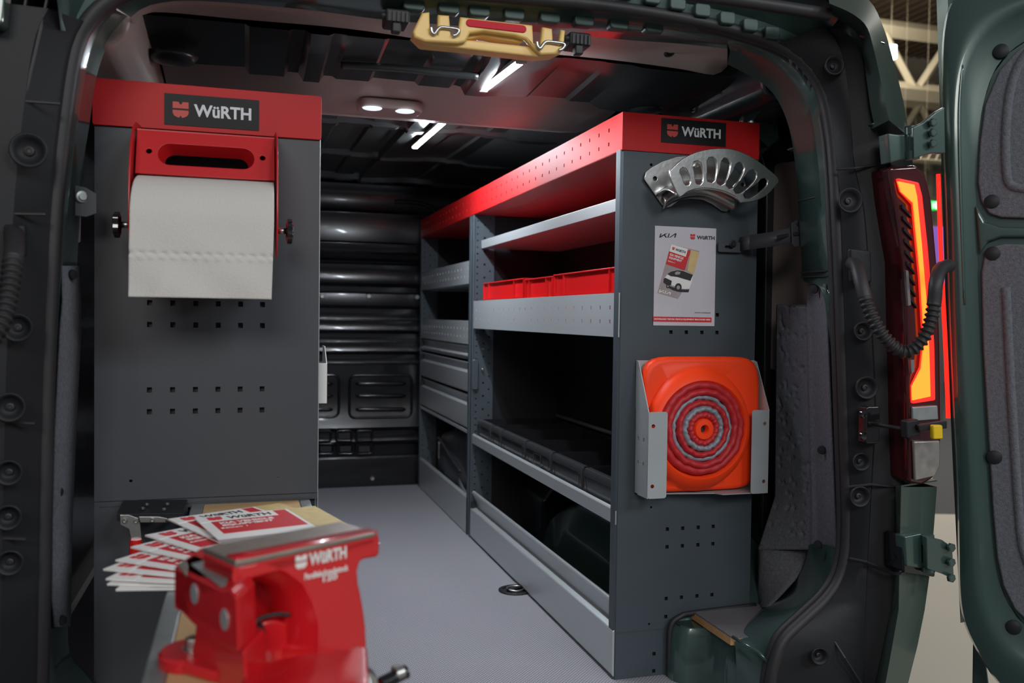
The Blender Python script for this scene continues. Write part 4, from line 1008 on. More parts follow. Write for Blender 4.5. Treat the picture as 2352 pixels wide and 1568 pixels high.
# ---- paper towel dispenser
ds = thing('towel_dispenser', 'red enamel towel dispenser with slotted plate and black knobs on the left panel', 'dispenser', (-.06, 1.79, 1.10))
def sideplate(x, name='side_bracket'):
    P = [(YL-.006,1.186),(1.73,1.180),(1.685,1.163),(1.652,1.130),(1.632,1.08),(1.625,1.02),(1.628,.985),(1.645,.955),(1.67,.942),(1.70,.944),(1.74,.965),(1.77,1.02),(YL-.006,1.06)]
    MB().prism(P, 0, x, x+.003).build(name, M['redhold'], ds, bevel=.0008)
xs0 = at(296,440,1,1.64).x; xs1 = at(634,440,1,1.66).x
sideplate(xs0); sideplate(xs1)
xa, xb = xs0+.006, xs1-.002
# tilted front plate with handle slot
o_ = Vector((xa, 1.672, 1.080)); vv = Vector((0, .35, .94)).normalized(); W_ = xb-xa
plate('slotted_plate', [[(0,0),(W_,0),(W_,.086),(0,.086)], rrect(.036, .020, W_-.036, .062, .020, 6), circ(.021,.045,.005,10), circ(W_-.021,.045,.005,10)], o_, X_, vv, .004, M['redhold'], ds, bevel=.001)
ring = [(p_[0], p_[1]) for p_ in rrect(.036, .020, W_-.036, .062, .020, 6)]
nn_ = X_.cross(vv)
MB().grid([[o_+X_*a+vv*b for a, b in ring], [o_+X_*(a+(W_/2-a)*.12)+vv*(b*.8+.006)-nn_*.026 for a, b in ring]], True).build('slot_wall', M['redhold'], ds, smooth=True)
MB().extr([o_+vv*.086, o_+X_*W_+vv*.086, o_+X_*W_+Vector((0,.10,.092)), o_+Vector((0,.10,.092))], (0,0,.003)).build('top_plate', M['redhold'], ds)
zc, yc = .992, 1.682
for s, x0, x1 in ((-1, xs0-.001, xs0-.018), (1, xs1+.004, xs1+.019)):
    MB().tube([(x0,yc,zc),(x1,yc,zc)], .0055, 10).build('spindle', M['steel'], ds, smooth='all')
    kn = MB(); prof_ = []
    d = Vector((s,0,0)); rows = []
    for h, f in ((0,.7),(.002,1),(.010,1),(.012,.8),(.012,.01)):
        rows.append([Vector((x1,yc,zc))+d*h+Vector((0, math.cos(2*math.pi*k/40), math.sin(2*math.pi*k/40)))*(.0215*f*(1+.10*math.cos(5*2*math.pi*k/40))) for k in range(40)])
    kn.grid(rows, True).build('knob', M['gloss'], ds, smooth=True, angle=60)
tr_ = thing('paper_roll', 'white paper towel roll with a perforated sheet hanging from the red dispenser', 'paper roll', (-.07, yc, zc))
MB().lathe([(.022,0),(.080,0),(.080,.222),(.022,.222)], (xs0+.008,yc,zc), (1,0,0), 40, cap=False).build('roll', M['paper'], tr_, smooth=True)
# sheet: over the roll and straight down, lightly wavy, with a perforation line
rows = []; Nu = 90
xl_t, xr_t = at(308,400,1,1.66).x, at(629,405,1,1.66).x
xl_b, xr_b = at(293,685,1,1.59).x, at(624,690,1,1.59).x
path_ = []
for k in range(14):
    a = R(128-k*128/13*0.0)-R(k*9.2); path_.append((yc+.0*0-.082*math.sin(R(k*6.9)), zc+.086*math.cos(R(k*6.9))))
yl, zl = path_[-1]
for k in range(1, 50): path_.append((yl-.004*math.sin(k/49*1.6), zl-(zl-.866)*k/49))
tot = len(path_)
for i, (y, z) in enumerate(path_):
    f = i/(tot-1); row = []
    for k in range(Nu+1):
        u = k/Nu; x = (xl_t*(1-f)+xl_b*f)*(1-u)+(xr_t*(1-f)+xr_b*f)*u
        if f < .18: x += .008*(1-f/.18)**2*(1-u)
        d = .0022*math.sin(u*5+f*6)*f+.0015*math.sin(u*11-f*9)*f+.003*math.exp(-((u-.18-.25*(1-f))/.06)**2)*max(0, f-.3)
        pz = .939; g = math.exp(-((z-pz)/.0032)**2)
        d -= g*.0022*(1+math.cos(u*2*math.pi*13))
        d += math.exp(-((z-pz+.006)/.004)**2)*.0012*(1+math.cos(u*2*math.pi*13))
        row.append(Vector((x, y-d, z)))
    rows.append(row)
MB().grid(rows).build('hanging_sheet', M['paper'], tr_, smooth='all', solid=.0008)

# ================================================================== SLIDE-OUT BENCH
ZB = .475
bn = thing('work_bench', 'slide-out bench with maple board in a galvanised steel frame under the vise', 'bench', (.01, 1.3, ZB))
MB().box(-.074, .102, .60, 1.84, ZB-.022, ZB-.001).build('board', M['wood'], bn)
MB().prism([(-.098,ZB-.045),(-.098,ZB-.002),(-.095,ZB),(-.076,ZB),(-.074,ZB-.003),(-.074,ZB-.025),(-.078,ZB-.045)], 1, .60, 1.84).build('side_rail', M['galv'], bn, bevel=.001)
MB().prism([(.124,ZB-.045),(.124,ZB-.002),(.121,ZB),(.104,ZB),(.102,ZB-.003),(.102,ZB-.025),(.104,ZB-.045)], 1, .60, 1.84).build('side_rail', M['galv'], bn, bevel=.001)
MB().box(-.098, .124, .585, .60, ZB-.045, ZB).build('front_rail', M['galv'], bn, bevel=.001)
MB().box(-.094, -.080, .62, 1.95, ZB-.075, ZB-.046).build('slide', M['steel'], bn)
MB().box(.106, .120, .62, 1.95, ZB-.075, ZB-.046).build('slide', M['steel'], bn)

# ---- toggle clamp on the left panel
tc = thing('toggle_clamp', 'plated toggle clamp with red handle under a dark ledge beside the bench', 'clamp', (-.19, 1.75, .46))
c3 = lambda x, y, Y: at(x, y, 1, Y)
pA = [c3(283,1152,1.795), c3(430,1150,1.795), c3(418,1182,1.71), c3(268,1184,1.71)]
MB().extr(pA, (0,0,.003)).build('ledge', M['black'], tc, bevel=.0008)
MB().extr([pA[3], pA[2], pA[2]-Z_*.010, pA[3]-Z_*.010], (0,.002,0)).build('ledge_lip', M['black'], tc)
for x, y in ((328,1168),(337,1159),(376,1170),(384,1158)):
    p = pA[3].lerp(pA[0], (1184-y)/32); p = at(x, y, 2, p.z+.003); screw(tc, p, (0,0,1), .004)
jb = [(275,1182),(296,1182),(318,1190),(322,1204),(326,1240),(301,1240),(296,1215),(276,1205)]
MB().extr([c3(x, y, 1.702) for x, y in jb], (0,.006,0)).build('clamp_arm', M['steel'], tc, bevel=.001)
MB().extr([c3(x, y, 1.698) for x, y in ((318,1186),(365,1186),(384,1190),(384,1200),(322,1200))], (0,.006,0)).build('push_bar', M['steel'], tc, bevel=.001)
MB().tube([c3(380,1195,1.70), c3(452,1188,1.70)], .0035, 8).build('plunger', M['steel'], tc, smooth='all')
MB().tube([c3(312,1238,1.702), c3(310,1290,1.702)], .0105, 10).build('handle_grip', M['redpl'], tc, smooth=True)
for x, y in ((286,1196),(312,1197),(350,1194)): screw(tc, c3(x, y, 1.697), (0,-1,0), .004)

# ================================================================== BROCHURES
BW, BH, BT = .200, .285, .0018
def brochure(lab, tlx, tly, ang, z, first=None):
    t = thing('brochure', lab, 'brochure', (0,0,0), 'brochures fanned on the bench')
    L = lambda m, n_, m_: m.build(n_, M[m_], t, local=True)
    # local frame: origin at top-left corner, +x right, -y down the page
    L(MB().box(0, BW, -BH, 0, -BT, 0), 'pages', 'inkw')
    e = .0002
    L(MB().box(0, BW, -BH, -.16, 0, e), 'photo_print', 'pinkp')
    L(MB().box(.152, BW, -.19, 0, 0, e*1.5), 'tan_print', 'tan')
    L(MB().box(.016, .146, -.125, -.004, 0, e*2), 'red_print', 'inkr')
    L(MB().box(.0, .125, -.040, 0, 0, e*3), 'white_print', 'inkw')
    shield((.016,-.032,e*3), X_, Y_, .022, M['inkr'], t, local=True)
    lettering('WüRTH', (.046,-.031,e*3), X_, Y_, .070, .018, M['ink'], t, bold=.03, local=True)
    lettering('KIA VEHICLE', (.026,-.062,e*3), X_, Y_, .085, .012, M['inkw'], t, bold=.035, local=True)
    lettering('EQUIPMENT', (.026,-.080,e*3), X_, Y_, .080, .012, M['inkw'], t, bold=.035, local=True)
    lettering('Edition 1', (.020,-.094,e*3), X_, Y_, .040, .006, M['inkw'], t, local=True)
    t.location = (tlx, tly, z); t.rotation_euler = (0, 0, R(ang)); return t
specs = [(447,1190,.510,15,'topmost brochure of the fan, its whole red title block showing'),
 (385,1192,.505,26,'brochure second from the top of the fan, title partly covered'),
 (333,1229,.501,35,'brochure third from the top of the fan, part of its red title showing'),
 (300,1256,.497,43,'brochure fourth from the top of the fan, emblem at its left corner'),
 (265,1286,.493,51,'brochure fifth from the top of the fan, above the leftmost corner'),
 (237,1307,.489,59,'brochure whose corner reaches farthest left in the fan'),
 (243,1329,.485,66,'brochure third from the bottom of the fan, only a strip showing'),
 (246,1341,.481,72,'brochure second from the bottom of the fan, only its edge showing'),
 (266,1354,.478,79,'bottom brochure of the fan, lying on the bench')]
for px, py, z, ang, lab in specs:
    p = at(px, py, 2, z); brochure(lab, p.x, p.y, ang, z)

# ================================================================== VISE
th_ = R(27.6); VO = Vector((-.008, .916, 0)); vu = Vector((math.cos(th_), math.sin(th_), 0)); vvv = Vector((-math.sin(th_), math.cos(th_), 0))
vs_ = thing('bench_vise', 'large red bench vise with worn steel anvil plate in front of the brochures', 'vise', (.02, .98, ZB))
def vp(px, py, off=0):
    """pixel -> (u,z) on the vertical face plane at depth off behind the near face"""
    P = on(px, py, VO+vvv*off, vvv); d = P-VO; return (d.dot(vu), P.z)
def V3(u, z, v): return VO+vu*u+vvv*v+Z_*z
def vextr(name, pts, v0, v1, m_, bevel=0, parent=vs_, **k):
    return MB().extr([V3(u, z, v0) for u, z in pts], vvv*(v1-v0)).build(name, M[m_], parent, bevel=bevel, seg=3, **k)
# main casting: near wall with the arched opening
outl = [vp(543,1283), vp(600,1272), vp(700,1252), vp(868,1219), vp(873,1240), vp(872,1272), vp(866,1280), vp(838,1284), vp(828,1290), vp(822,1310), vp(824,1340), vp(829,1360), vp(836,1400), vp(841,1440), vp(843,1480), vp(842,1530), vp(838,1560), vp(838,1650), vp(728,1650), vp(727,1568)]
arch = [(726,1502),(726,1440),(716,1388),(692,1345),(655,1318),(610,1302),(560,1300)]
inn = [(684,1568),(684,1465),(680,1415),(664,1372),(634,1350),(590,1343),(553,1348)]
# near wall: outline minus arch
wall_pts = outl+[vp(*a) for a in arch]+[vp(548,1300)]
plate('body', [wall_pts], V3(0,0,.012), vu, Z_, .024, M['visered'], vs_, bevel=.003)
# bevelled rim from arch edge back into the hollow
ar = smooth_path([Vector((*vp(*a), 0)) for a in [(727,1650),(727,1568)]+arch], 5)
ai = smooth_path([Vector((*vp(*a), 0)) for a in [(684,1650)]+inn+[(545,1352)]], 5)
ar, ai = resample(ar, 40), resample(ai, 40)
rows = [[V3(p.x, p.y, .001) for p in ar], [V3(p.x, p.y, .010) for p in [a.lerp(b, .6) for a, b in zip(ar, ai)]], [V3(p.x, p.y, .020) for p in ai], [V3(p.x, p.y, .060) for p in ai]]
MB().grid(rows).build('arch_rim', M['visered'], vs_, smooth=True, angle=70)
# rear mass behind the hollow
bp_ = [vp(506,1248,.07), vp(700,1240,.07), vp(855,1206,.07), vp(850,1250,.07), vp(815,1300,.07), vp(828,1400,.07), vp(828,1650,.07), vp(520,1650,.07), vp(520,1300,.07)]
vextr('rear_body', [(0,.58),(.165,.585),(.163,.55),(.135,.52),(.14,.40),(.005,.40)], .058, .068, 'visered', .003)
vextr('top_block', [(-.003,.574),(.168,.582),(.168,.593),(-.003,.590)], .0, .066, 'visered', .003)
vextr('right_wall', [(.135,.56),(.150,.56),(.146,.50),(.148,.40),(.120,.40),(.122,.50)], .020, .060, 'visered', .004)
# left web with the jaw step
vextr('side_web', [(-.003,.592),(.004,.592),(.004,.40),(-.003,.40)], .000, .066, 'visered', .002)
# anvil plate on top
vextr('anvil_plate', [(-.002,.590),(.167,.5935),(.167,.5985),(-.002,.5965)], -.002, .070, 'worn', .0015)
# the slide seen inside the hollow
sl = smooth_path([Vector((*vp(x, y, .022), 0)) for x, y in ((572,1660),(566,1560),(566,1490),(578,1452),(604,1428),(640,1424),(668,1440),(690,1480),(700,1560),(700,1660))], 5)
MB().extr([V3(p.x, p.y, .022) for p in sl], vvv*.034).build('slide', M['visered'], vs_, bevel=.004, seg=3)
MB().tube(smooth_path([V3(*vp(x, y, .014), .014) for x, y in ((574,1660),(562,1560),(559,1490),(570,1450),(598,1420),(640,1410),(665,1412))], 5), .0022, 8).build('slide_gap', M['rubber'], vs_, smooth='all')
MB().extr([V3(*vp(x, y, .016), .016) for x, y in ((588,1440),(604,1432),(612,1452),(600,1464),(586,1458))], vvv*.008).build('key', M['black'], vs_)
# moving jaw block on the left
def j3(px, py, z): return at(px, py, 2, z)
top = [j3(400,1300,.575), j3(458,1258,.575), j3(515,1245,.575), j3(540,1300,.575), j3(533,1340,.575), j3(508,1352,.575)]
mb = MB().extr(top, (0,0,-.045))
mb.build('jaw', M['visered'], vs_, bevel=.003, seg=3)
ins = [j3(438,1297,.5758), j3(498,1279,.5758), j3(529,1318,.5758), j3(519,1345,.5758), j3(507,1349,.5758)]
MB().extr(ins, (0,0,.0012)).build('jaw_plate', M['galv'], vs_, bevel=.0006)
wr_ = [j3(407,1299,.5758), j3(425,1285,.5758), j3(432,1300,.5758), j3(429,1325,.5758)]
MB().extr(wr_, (0,0,.0010)).build('worn_patch', M['worn'], vs_, bevel=.0005)
JA, JB = j3(400,1300,.575), j3(508,1352,.575); JN = (JB-JA).cross(Z_).normalized()
jp = lambda x, y: on(x, y, JA, JN)
jin = Vector((.35,.94,0)).normalized()
MB().extr([JA, JB, jp(530,1352), jp(543,1372), jp(548,1500), jp(500,1482), jp(440,1432), jp(399,1388)], jin*.05).build('jaw_slant', M['visered'], vs_, bevel=.003, seg=3)
MB().extr([p+jin*.010 for p in (jp(440,1428), jp(500,1478), jp(552,1500), jp(560,1660), jp(428,1660), jp(424,1530), jp(434,1480))], jin*.06).build('jaw_neck', M['visered'], vs_, bevel=.005, seg=3)
for (x, y) in ((447,1363),(516,1422)):
    c = jp(x, y); ja_ = (JB-JA).normalized(); rr = [c+ja_*(.0085*math.cos(R(t)))+Z_*(.0105*math.sin(R(t))) for t in range(0,360,20)]
    MB().extr([p-jin*.002 for p in rr], jin*.004).build('jaw_screw', M['alu'], vs_, bevel=.001)
# mounting flange with hexagon bolt, swivel base
fc = Vector((-.050, .985, 0))
MB().lathe([(.036,ZB),(.036,ZB+.010),(.033,ZB+.013),(.001,ZB+.013)], (fc.x,fc.y,0), (0,0,1), 36).build('flange_ear', M['visered'], vs_, smooth=True)
MB().lathe([(.060,ZB),(.060,ZB+.012),(.056,ZB+.016),(.001,ZB+.016)], (.062,1.02,0), (0,0,1), 44).build('swivel_base', M['visered'], vs_, smooth=True)
MB().extr([(-.084,.975,ZB),(-.03,.92,ZB),(.03,.905,ZB),(.03,1.04,ZB),(-.06,1.02,ZB)], (0,0,.012)).build('base_web', M['visered'], vs_, bevel=.003)
MB().extr([j3(560,1525,ZB+.022), j3(700,1500,ZB+.022), j3(843,1482,ZB+.022), j3(853,1640,ZB+.022), j3(548,1640,ZB+.022)], (0,0,-.022)).build('base_flange', M['visered'], vs_, bevel=.004, seg=3)
hb = MB().lathe([(.0125,ZB+.013),(.0125,ZB+.0145)], (fc.x,fc.y,0), (0,0,1), 24).build('washer', M['steel'], vs_, smooth=True)
MB().lathe([(.0098,ZB+.0145),(.0098,ZB+.024),(.0085,ZB+.0255),(.001,ZB+.0255)], (fc.x,fc.y,0), (0,0,1), 6).build('hex_bolt', M['steel'], vs_, bevel=.0008)
# boss and handle end at the lower right
pb = at(795,1575,1,.93); MB().lathe([(.026,0),(.026,.020),(.022,.026),(.001,.027)], pb, -vvv, 28).build('screw_boss', M['steel'], vs_, smooth=True)
ph = at(875,1570,1,.96); MB().tube([ph, ph+Vector((.030,.012,.006))], .0075, 12).build('handle_bar', M['gloss'], vs_, smooth=True)
MB().lathe([(.0095,0),(.0095,.009),(.007,.011)], ph+Vector((.016,.006,.006)), (.9,.3,.15), 14).build('handle_cap', M['steel'], vs_, smooth=True)
# printing on the near face
def vtext(body, px, py, wpx, hpx, **k):
    u_, z_ = vp(px, py); u2, _ = vp(px+wpx, py-wpx*.19); tilt = R(2)
    return lettering(body, V3(u_, z_, -.0012), vu, Z_, u2-u_, hpx*.00048, M['inkw'], vs_, **k)
u_, z_ = vp(677,1308); shield(V3(u_, z_, -.0012), vu, Z_, .0135, M['inkw'], vs_)
vtext('WüRTH', 708, 1299, 86, 28, bold=.04); vtext('Parallelschraubstock', 698, 1331, 100, 14, bold=.03); vtext('120', 740, 1336, 33, 14, bold=.03)

# ================================================================== LED STRIPS, DOME LAMP, YELLOW LATCH
for lab, a, b in (('lit white LED strip lamp nearer the rear opening, partly behind the yellow piece', (.569,1.872,1.3955), (.551,2.115,1.393)), ('lit white LED strip lamp deeper in the van beyond the beige crossbeam', (.590,2.66,1.446), (.583,3.21,1.451))):
    a, b = Vector(a), Vector(b); t = thing('led_strip', lab, 'lamp', a, 'LED strip lamps on the roof')
    s = Vector((.0095,0,0)); h = Vector((0,0,.009))
    MB().extr([a-s*1.25+h, a+s*1.25+h, a+s*1.25, a+s, a-s, a-s*1.25], b-a).build('housing', M['alu'], t)
    MB().extr([a-s, a-s*.7-h*.5, a+s*.7-h*.5, a+s], b-a).build('diffuser', M['led'], t)
    d = (b-a).normalized()
    MB().extr([a-s*1.3+h, a+s*1.3+h, a+s*1.1-h*.6, a-s*1.1-h*.6], -d*.012).build('end_cap', M['alu2'], t, bevel=.001)
    MB().extr([b-s*1.3+h, b+s*1.3+h, b+s*1.1-h*.6, b-s*1.1-h*.6], d*.012).build('end_cap', M['alu2'], t, bevel=.001)
t = thing('dome_lamp', 'shallow beige roof lamp with two oval lenses under the crossbeam', 'lamp', (.39, 2.50, 1.39))
pc = at(895,250,2,1.385)
MB().prism(rrect(pc.x-.085, pc.y-.045, pc.x+.085, pc.y+.045, .03, 5), 2, 1.376, 1.402).build('housing', M['beige'], t, bevel=.008, seg=3)
for x in (855, 930):
    p = at(x, 247 if x < 900 else 254, 2, 1.378); MB().lathe([(.026,0),(.024,.0015),(.016,.0025),(.001,.003)], (p.x, p.y, 1.3765), (0,0,-1), 24).build('lens', M['dome'], t, smooth='all')

yw = thing('latch_housing', 'mustard plastic piece with red reflector and two wire hooks hanging from the roof edge', 'latch', (.43, 1.62, 1.38))
Yy = 1.615
def yp(x, y, Y=Yy): q = at(x, y, 1, Y); return (q.x, q.z)
yo = [yp(*a) for a in ((968,32),(985,30),(986,80),(1004,82),(1005,36),(1030,38),(1034,84),(1050,84),(1056,41),(1090,45),(1150,52),(1221,60),(1223,100),(1240,108),(1244,64),(1266,68),(1268,104),(1282,108),(1286,70),(1296,72),(1292,112),(1284,126),(1240,128),(1222,112),(1205,92),(1180,84),(1110,74),(1078,78),(1068,98),(1050,102),(975,98),(950,88),(947,74))]
plate('front_shell', [yo], (0,Yy,0), X_, Z_, .016, M['yellow'], yw, bevel=.004)
yo2 = [yp(*a) for a in ((950,76),(1290,112),(1286,126),(1240,130),(1050,108),(975,101))]
MB().extr([Vector((x, Yy+.005, z)) for x, z in yo2], (0,.05,.005)).build('underside', M['yellow'], yw, bevel=.004)
MB().extr([Vector((*[yp(*a)[0]], Yy+.008, yp(*a)[1])) for a in ((1060,60),(1215,80),(1200,96),(1110,80),(1065,90))], (0,.03,0)).build('back_shell', M['yellow'], yw, bevel=.003)
ra, rb = yp(1076,56), yp(1198,70)
MB().prism(cap(ra[0], ra[1], rb[0], rb[1], .0068, 6), 1, Yy-.0105, Yy-.007).build('reflector', M['refl'], yw, bevel=.001)
for dx, dy in ((0,0),(243,33)):
    pts = [at(x+dx, y+dy, 1, Yy-.012) for x, y in ((990,62),(992,74),(998,78),(1004,70),(1012,63),(1030,64),(1050,67),(1054,72),(1048,80),(1040,82))]
    MB().tube(smooth_path(pts, 4), .0032, 8).build('wire_hook', M['steel'], yw, smooth='all')
for lab, x, y in (('black ribbed rubber stop left of the mustard roof piece', 912, 44), ('black ribbed rubber stop right of the mustard roof piece', 1330, 96)):
    c = at(x, y, 1, 1.62); t = thing('rubber_stop', lab, 'stop', c, 'rubber stops at the roof edge')
    MB().box(c.x-.022, c.x+.022, 1.61, 1.66, c.z-.010, c.z+.016).build('block', M['rubber'], t, bevel=.005)
    MB().box(c.x-.010, c.x+.006, 1.61, 1.63, c.z-.026, c.z-.008).build('tab', M['rubber'], t, bevel=.003)
    for k in range(5): MB().box(c.x-.018+k*.008, c.x-.014+k*.008, 1.606, 1.61, c.z-.008, c.z+.010).build('rib', M['rubber'], t)
    MB().tube([c+Vector((-.03,0,.004)), c+Vector((-.018,0,.004))], .006, 8).build('peg', M['rubber'], t, smooth='all')

# ================================================================== TAIL LIGHT, CONDUITS, HINGES, DOOR
tl = thing('tail_light', 'tall glowing red and amber tail light with clear lens at its foot', 'tail light', (1.36, 1.5, .48))
YT = 1.50
def tp(pts, Y=YT): return [(at(x, y, 1, Y).x, at(x, y, 1, Y).z) for x, y in pts]
MB().prism(tp([(2034,384),(2095,380),(2118,400),(2132,460),(2146,620),(2152,800),(2154,1000),(2150,1060),(2138,1096),(2110,1112),(2078,1105),(2076,900),(2066,600)]), 1, 1.488, 1.60).build('housing', M['tlens'], tl, bevel=.008, seg=3)
MB().prism(tp([(2056,410),(2104,420),(2112,450),(2124,560),(2134,680),(2140,800),(2142,918),(2091,926),(2090,884),(2110,842),(2116,780),(2108,640),(2096,520),(2092,470),(2064,440)],1.487), 1, 1.478, 1.488).build('red_surround', M['tred'], tl, bevel=.003)
MB().prism(tp([(2062,416),(2100,424),(2106,450),(2117,560),(2127,680),(2134,800),(2137,910),(2096,919),(2095,888),(2116,846),(2123,780),(2115,640),(2103,520),(2098,466),(2070,440)],1.477), 1, 1.4765, 1.4795).build('amber_core', M['torange'], tl)
MB().prism(tp([(2092,934),(2148,930),(2150,962),(2092,966)],1.487), 1, 1.480, 1.487).build('dark_lens', M['galv'], tl, bevel=.002)
MB().prism(tp([(2092,1012),(2152,1010),(2152,1070),(2140,1092),(2096,1102)],1.487), 1, 1.478, 1.487).build('clear_lens', M['clear'], tl, bevel=.003)
for k in range(9):
    MB().prism(tp([(2070+k*2.2,470+k*26),(2090+k*1.5,492+k*26),(2092+k*1.5,500+k*26),(2070+k*2.2,478+k*26)],1.486), 1, 1.483, 1.488).build('fin', M['bin'], tl)
MB().prism(tp([(2078,620),(2084,622),(2090,700),(2084,702)],1.484), 1, 1.481, 1.487).build('side_chrome', M['steel'], tl)
MB().prism(tp([(2088,826),(2096,826),(2096,852),(2090,858)],1.484), 1, 1.479, 1.487).build('side_chrome', M['steel'], tl)

def conduit(name, lab, pts, r0, corr, parent_m='rubber'):
    path = smooth_path(pts, 14); N = len(path); L = [0]
    for a, b in zip(path, path[1:]): L.append(L[-1]+(b-a).length)
    path = resample(path, 260); rr = []
    for k in range(260):
        f = k/259; s = f*L[-1]
        rr.append(r0*(1+(.22*math.sin(s*2*math.pi/.0105)) if corr[0] < f < corr[1] else 1.12*r0/r0) if corr[0] < f < corr[1] else r0*1.15)
    o = MB().tube(path, rr, 12).build(name, M[parent_m], smooth='all'); return tag(o, lab, 'cable conduit', 'rubber door conduits')
c = lambda x, y, Y: at(x, y, 1, Y)
conduit('cable_conduit', 'black ribbed rubber conduit looping from the pillar to the right door', [c(1957,604,1.54), c(1968,612,1.50), c(1978,650,1.47), c(1996,712,1.45), c(2028,770,1.43), c(2068,806,1.42), c(2100,800,1.41), c(2130,760,1.40), c(2145,700,1.40), c(2150,650,1.40), c(2160,618,1.42), c(2180,610,1.44)], .0115, (.25,.74))
conduit('cable_conduit', 'black rubber conduit at the left picture edge, ribbed lower end', [c(30,535,1.54), c(34,548,1.50), c(30,600,1.45), c(18,680,1.42), c(2,740,1.40), c(-30,790,1.38)], .0120, (.42,1.0))
MB().prism([(at(x,y,1,1.54).x, at(x,y,1,1.54).z) for x, y in ((1950,570),(1998,575),(2000,650),(1955,648))], 1, 1.535, 1.55).build('conduit_plate', M['black'], cl, bevel=.005)
MB().prism([(at(x,y,1,1.54).x, at(x,y,1,1.54).z) for x, y in ((8,515),(60,515),(60,590),(8,590))], 1, 1.535, 1.55).build('conduit_plate', M['black'], clL, bevel=.005)

# door: opened outwards, inner face towards the camera
dth = R(135); ddir = Vector((-math.cos(dth), -math.sin(dth), 0)); dn = Vector((-ddir.y*-1, -ddir.x, 0))
dn = Vector((0,1,0)); dn = Vector((-math.sin(dth), math.cos(dth), 0))
D0 = at(2200, 700, 1, 1.47)
def dq(px, py, off=0): return on(px, py, D0+dn*off, dn)
def dcurve(pts, off, n=90, sm=5): return resample(smooth_path([dq(x, y, off) for x, y in pts], sm), n)
door = bpy.data.objects.new('door_1', None); link(door); door.location = D0; ORG['door_1'] = D0.copy(); door['kind'] = 'structure'
hi = [(2500,-120),(2400,-60),(2290,-30),(2200,-8),(2172,60),(2166,180),(2168,300),(2176,500),(2182,700),(2190,900),(2200,1100),(2204,1250),(2206,1350),(2215,1420),(2240,1480),(2290,1560),(2360,1620),(2520,1690)]
O0 = [(x-4, y) for x, y in hi]
k0 = dcurve(O0, -.045); k1 = dcurve(hi, -.004)
fl1 = [(2500,-60),(2400,-10),(2300,30),(2240,75),(2205,150),(2192,260),(2195,400),(2203,600),(2212,800),(2225,1000),(2236,1200),(2242,1320),(2258,1400),(2290,1470),(2350,1530),(2520,1600)]
k2 = dcurve(fl1, .004)
fl2 = [(2500,-30),(2400,20),(2320,62),(2262,120),(2232,190),(2222,280),(2224,400),(2230,600),(2240,800),(2252,1000),(2262,1200),(2268,1300),(2284,1380),(2314,1440),(2360,1490),(2520,1560)]
k3 = dcurve(fl2, -.006)
k4 = [p+Vector((0,0,0)) for p in dcurve([(2500,30),(2400,70),(2330,110),(2285,160),(2258,240),(2246,330),(2243,430),(2246,600),(2256,800),(2266,1000),(2278,1200),(2286,1290),(2300,1350),(2325,1400),(2365,1440),(2520,1500)], -.012)]
df = loft('door_frame', [k0, k1, [a.lerp(b, .5)+dn*.002 for a, b in zip(k1, k2)], k2, k3, k4], M['green'], door, sub=2)
# wall behind felt and rail between the two felt fields
inner_fill = [k4[i] for i in range(0, 90, 3)]+[k4[-1]]
far = [dq(2560, 1500, -.014), dq(2560, 30, -.014)]
MB().extr([p-dn*.004 for p in inner_fill]+far, -dn*.03).build('inner_skin', M['green'], door)
rail_ = [(2240,470),(2262,508),(2300,520),(2400,522),(2560,522),(2560,545),(2400,545),(2300,545),(2268,556),(2250,585)]
MB().extr([dq(x, y, -.004) for x, y in rail_], -dn*.012).build('rail', M['green'], door, bevel=.005, seg=3)
f1 = [(2560,35),(2400,72),(2340,112),(2296,160),(2262,240),(2250,330),(2246,420),(2254,462),(2272,490),(2300,499),(2400,502),(2560,502)]
f2 = [(2560,562),(2400,562),(2310,560),(2280,566),(2262,586),(2254,625),(2258,800),(2270,1000),(2281,1180),(2290,1280),(2304,1345),(2330,1398),(2370,1438),(2560,1500)]
for f in (f1, f2):
    pts = [dq(x, y, -.004) for x, y in f]
    MB().extr(pts, -dn*.008).build('felt_panel', M['felt'], door, bevel=.004, seg=3)
for path_ in ([(2400,90),(2352,130),(2322,200),(2310,300),(2312,400),(2330,430),(2400,436)], [(2310,660),(2322,900),(2338,1150),(2350,1260),(2380,1330)]):
    MB().tube(smooth_path([dq(x, y, -.008) for x, y in path_], 5), .010, 8).build('felt_ridge', M['felt'], door, smooth='all')
for x, y in ((2299,117),(2278,463),(2280,582),(2284,1050),(2328,1441)):
    MB().lathe([(.0145,-.004),(.014,.001),(.010,.003),(.001,.0035)], dq(x, y, -.004), dn, 20).build('push_clip', M['black'], door, smooth=True)
MB().tube(smooth_path([dq(x, y, -.001) for x, y in ((2210,150),(2203,250),(2205,420),(2214,700))], 5), .004, 8).build('pressed_edge', M['green'], door, smooth='all')
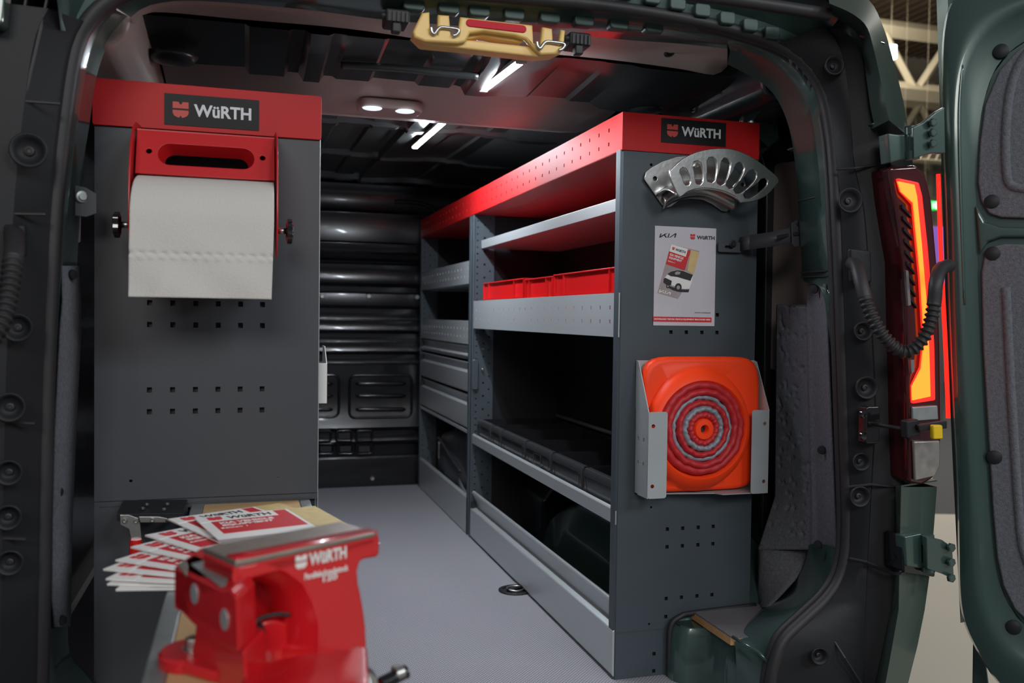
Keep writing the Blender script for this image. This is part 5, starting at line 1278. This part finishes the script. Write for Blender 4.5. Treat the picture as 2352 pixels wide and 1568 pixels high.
# outer skin seen past the frame edge, red lamp strip on its edge
osk = [dq(2150, -40, -.06), dq(2160,300,-.06), dq(2172,700,-.06), dq(2190,1100,-.06), dq(2206,1430,-.06)]
MB().grid([[p for p in osk], [p-dn*.03+ddir*.02 for p in osk], [p-dn*.04+ddir*.5 for p in osk]]).build('outer_skin', M['green_out'], door, smooth=True)
MB().tube(smooth_path([dq(x, y, -.055) for x, y in ((2155,400),(2162,600),(2172,800),(2178,960))], 5), .0045, 6).build('marker_lamp', M['tred'], door, smooth='all')
MB().extr([dq(x, y, -.10) for x, y in ((2235,1440),(2262,1500),(2282,1660),(2232,1660))], -dn*.02).build('bumper_end', M['green'], door, bevel=.003)
def hinge(parent, pts_body, knx, kny0, kny1, arm):
    h = MB().extr([at(x, y, 1, 1.47) for x, y in pts_body], (0,.03,0)).build('hinge', M['green'], parent, bevel=.003)
    a, b = at(knx, kny0, 1, 1.465), at(knx+2, kny1, 1, 1.465)
    MB().tube([a, a.lerp(b, .25), a.lerp(b, .26), a.lerp(b, .74), a.lerp(b, .75), b], [.013,.013,.0105,.0105,.013,.013], 16).build('knuckle', M['green'], h, smooth=True)
    MB().extr([at(x, y, 1, 1.45) for x, y in arm], (0,.012,0)).build('hinge_leaf', M['green'], h, bevel=.002)
    return h
h1 = hinge(door, [(2078,1232),(2118,1224),(2120,1306),(2082,1300)], 2130, 1228, 1312, [(2128,1232),(2165,1240),(2188,1256),(2192,1330),(2165,1318),(2130,1306)])
for y in (1256, 1290, 1326): MB().lathe([(.009,0),(.009,.006),(.006,.007)], at(2182, y, 1, 1.445), (0,-1,0), 6).build('hinge_bolt', M['green'], h1)
h2 = hinge(door, [(2040,305),(2086,312),(2088,362),(2046,374)], 2094, 290, 366, [(2098,292),(2122,280),(2148,258),(2170,245),(2172,352),(2138,352),(2100,364)])
for y in (282, 305, 330): MB().lathe([(.008,0),(.008,.006),(.006,.007)], at(2140, y, 1, 1.445), (0,-1,0), 6).build('hinge_bolt', M['green'], h2)
t = thing('check_strap', 'black door check strap with bright yellow release by the tail light', 'strap', at(2130,985,1,1.44))
MB().extr([at(x, y, 1, 1.44) for x, y in ((2082,966),(2112,962),(2116,1000),(2084,1008))], (0,.02,0)).build('catch', M['black'], t, bevel=.004)
MB().extr([at(x, y, 1, 1.43) for x, y in ((2110,976),(2176,966),(2176,984),(2112,990))], (0,.01,0)).build('arm', M['black'], t, bevel=.002)
MB().extr([at(x, y, 1, 1.42) for x, y in ((2144,976),(2166,976),(2167,1008),(2145,1009))], (0,.012,0)).build('release', M['yel2'], t, bevel=.003)
MB().tube([at(1995,972,1,1.52), at(2085,986,1,1.45)], .004, 8).build('link_rod', M['black'], t, smooth='all')
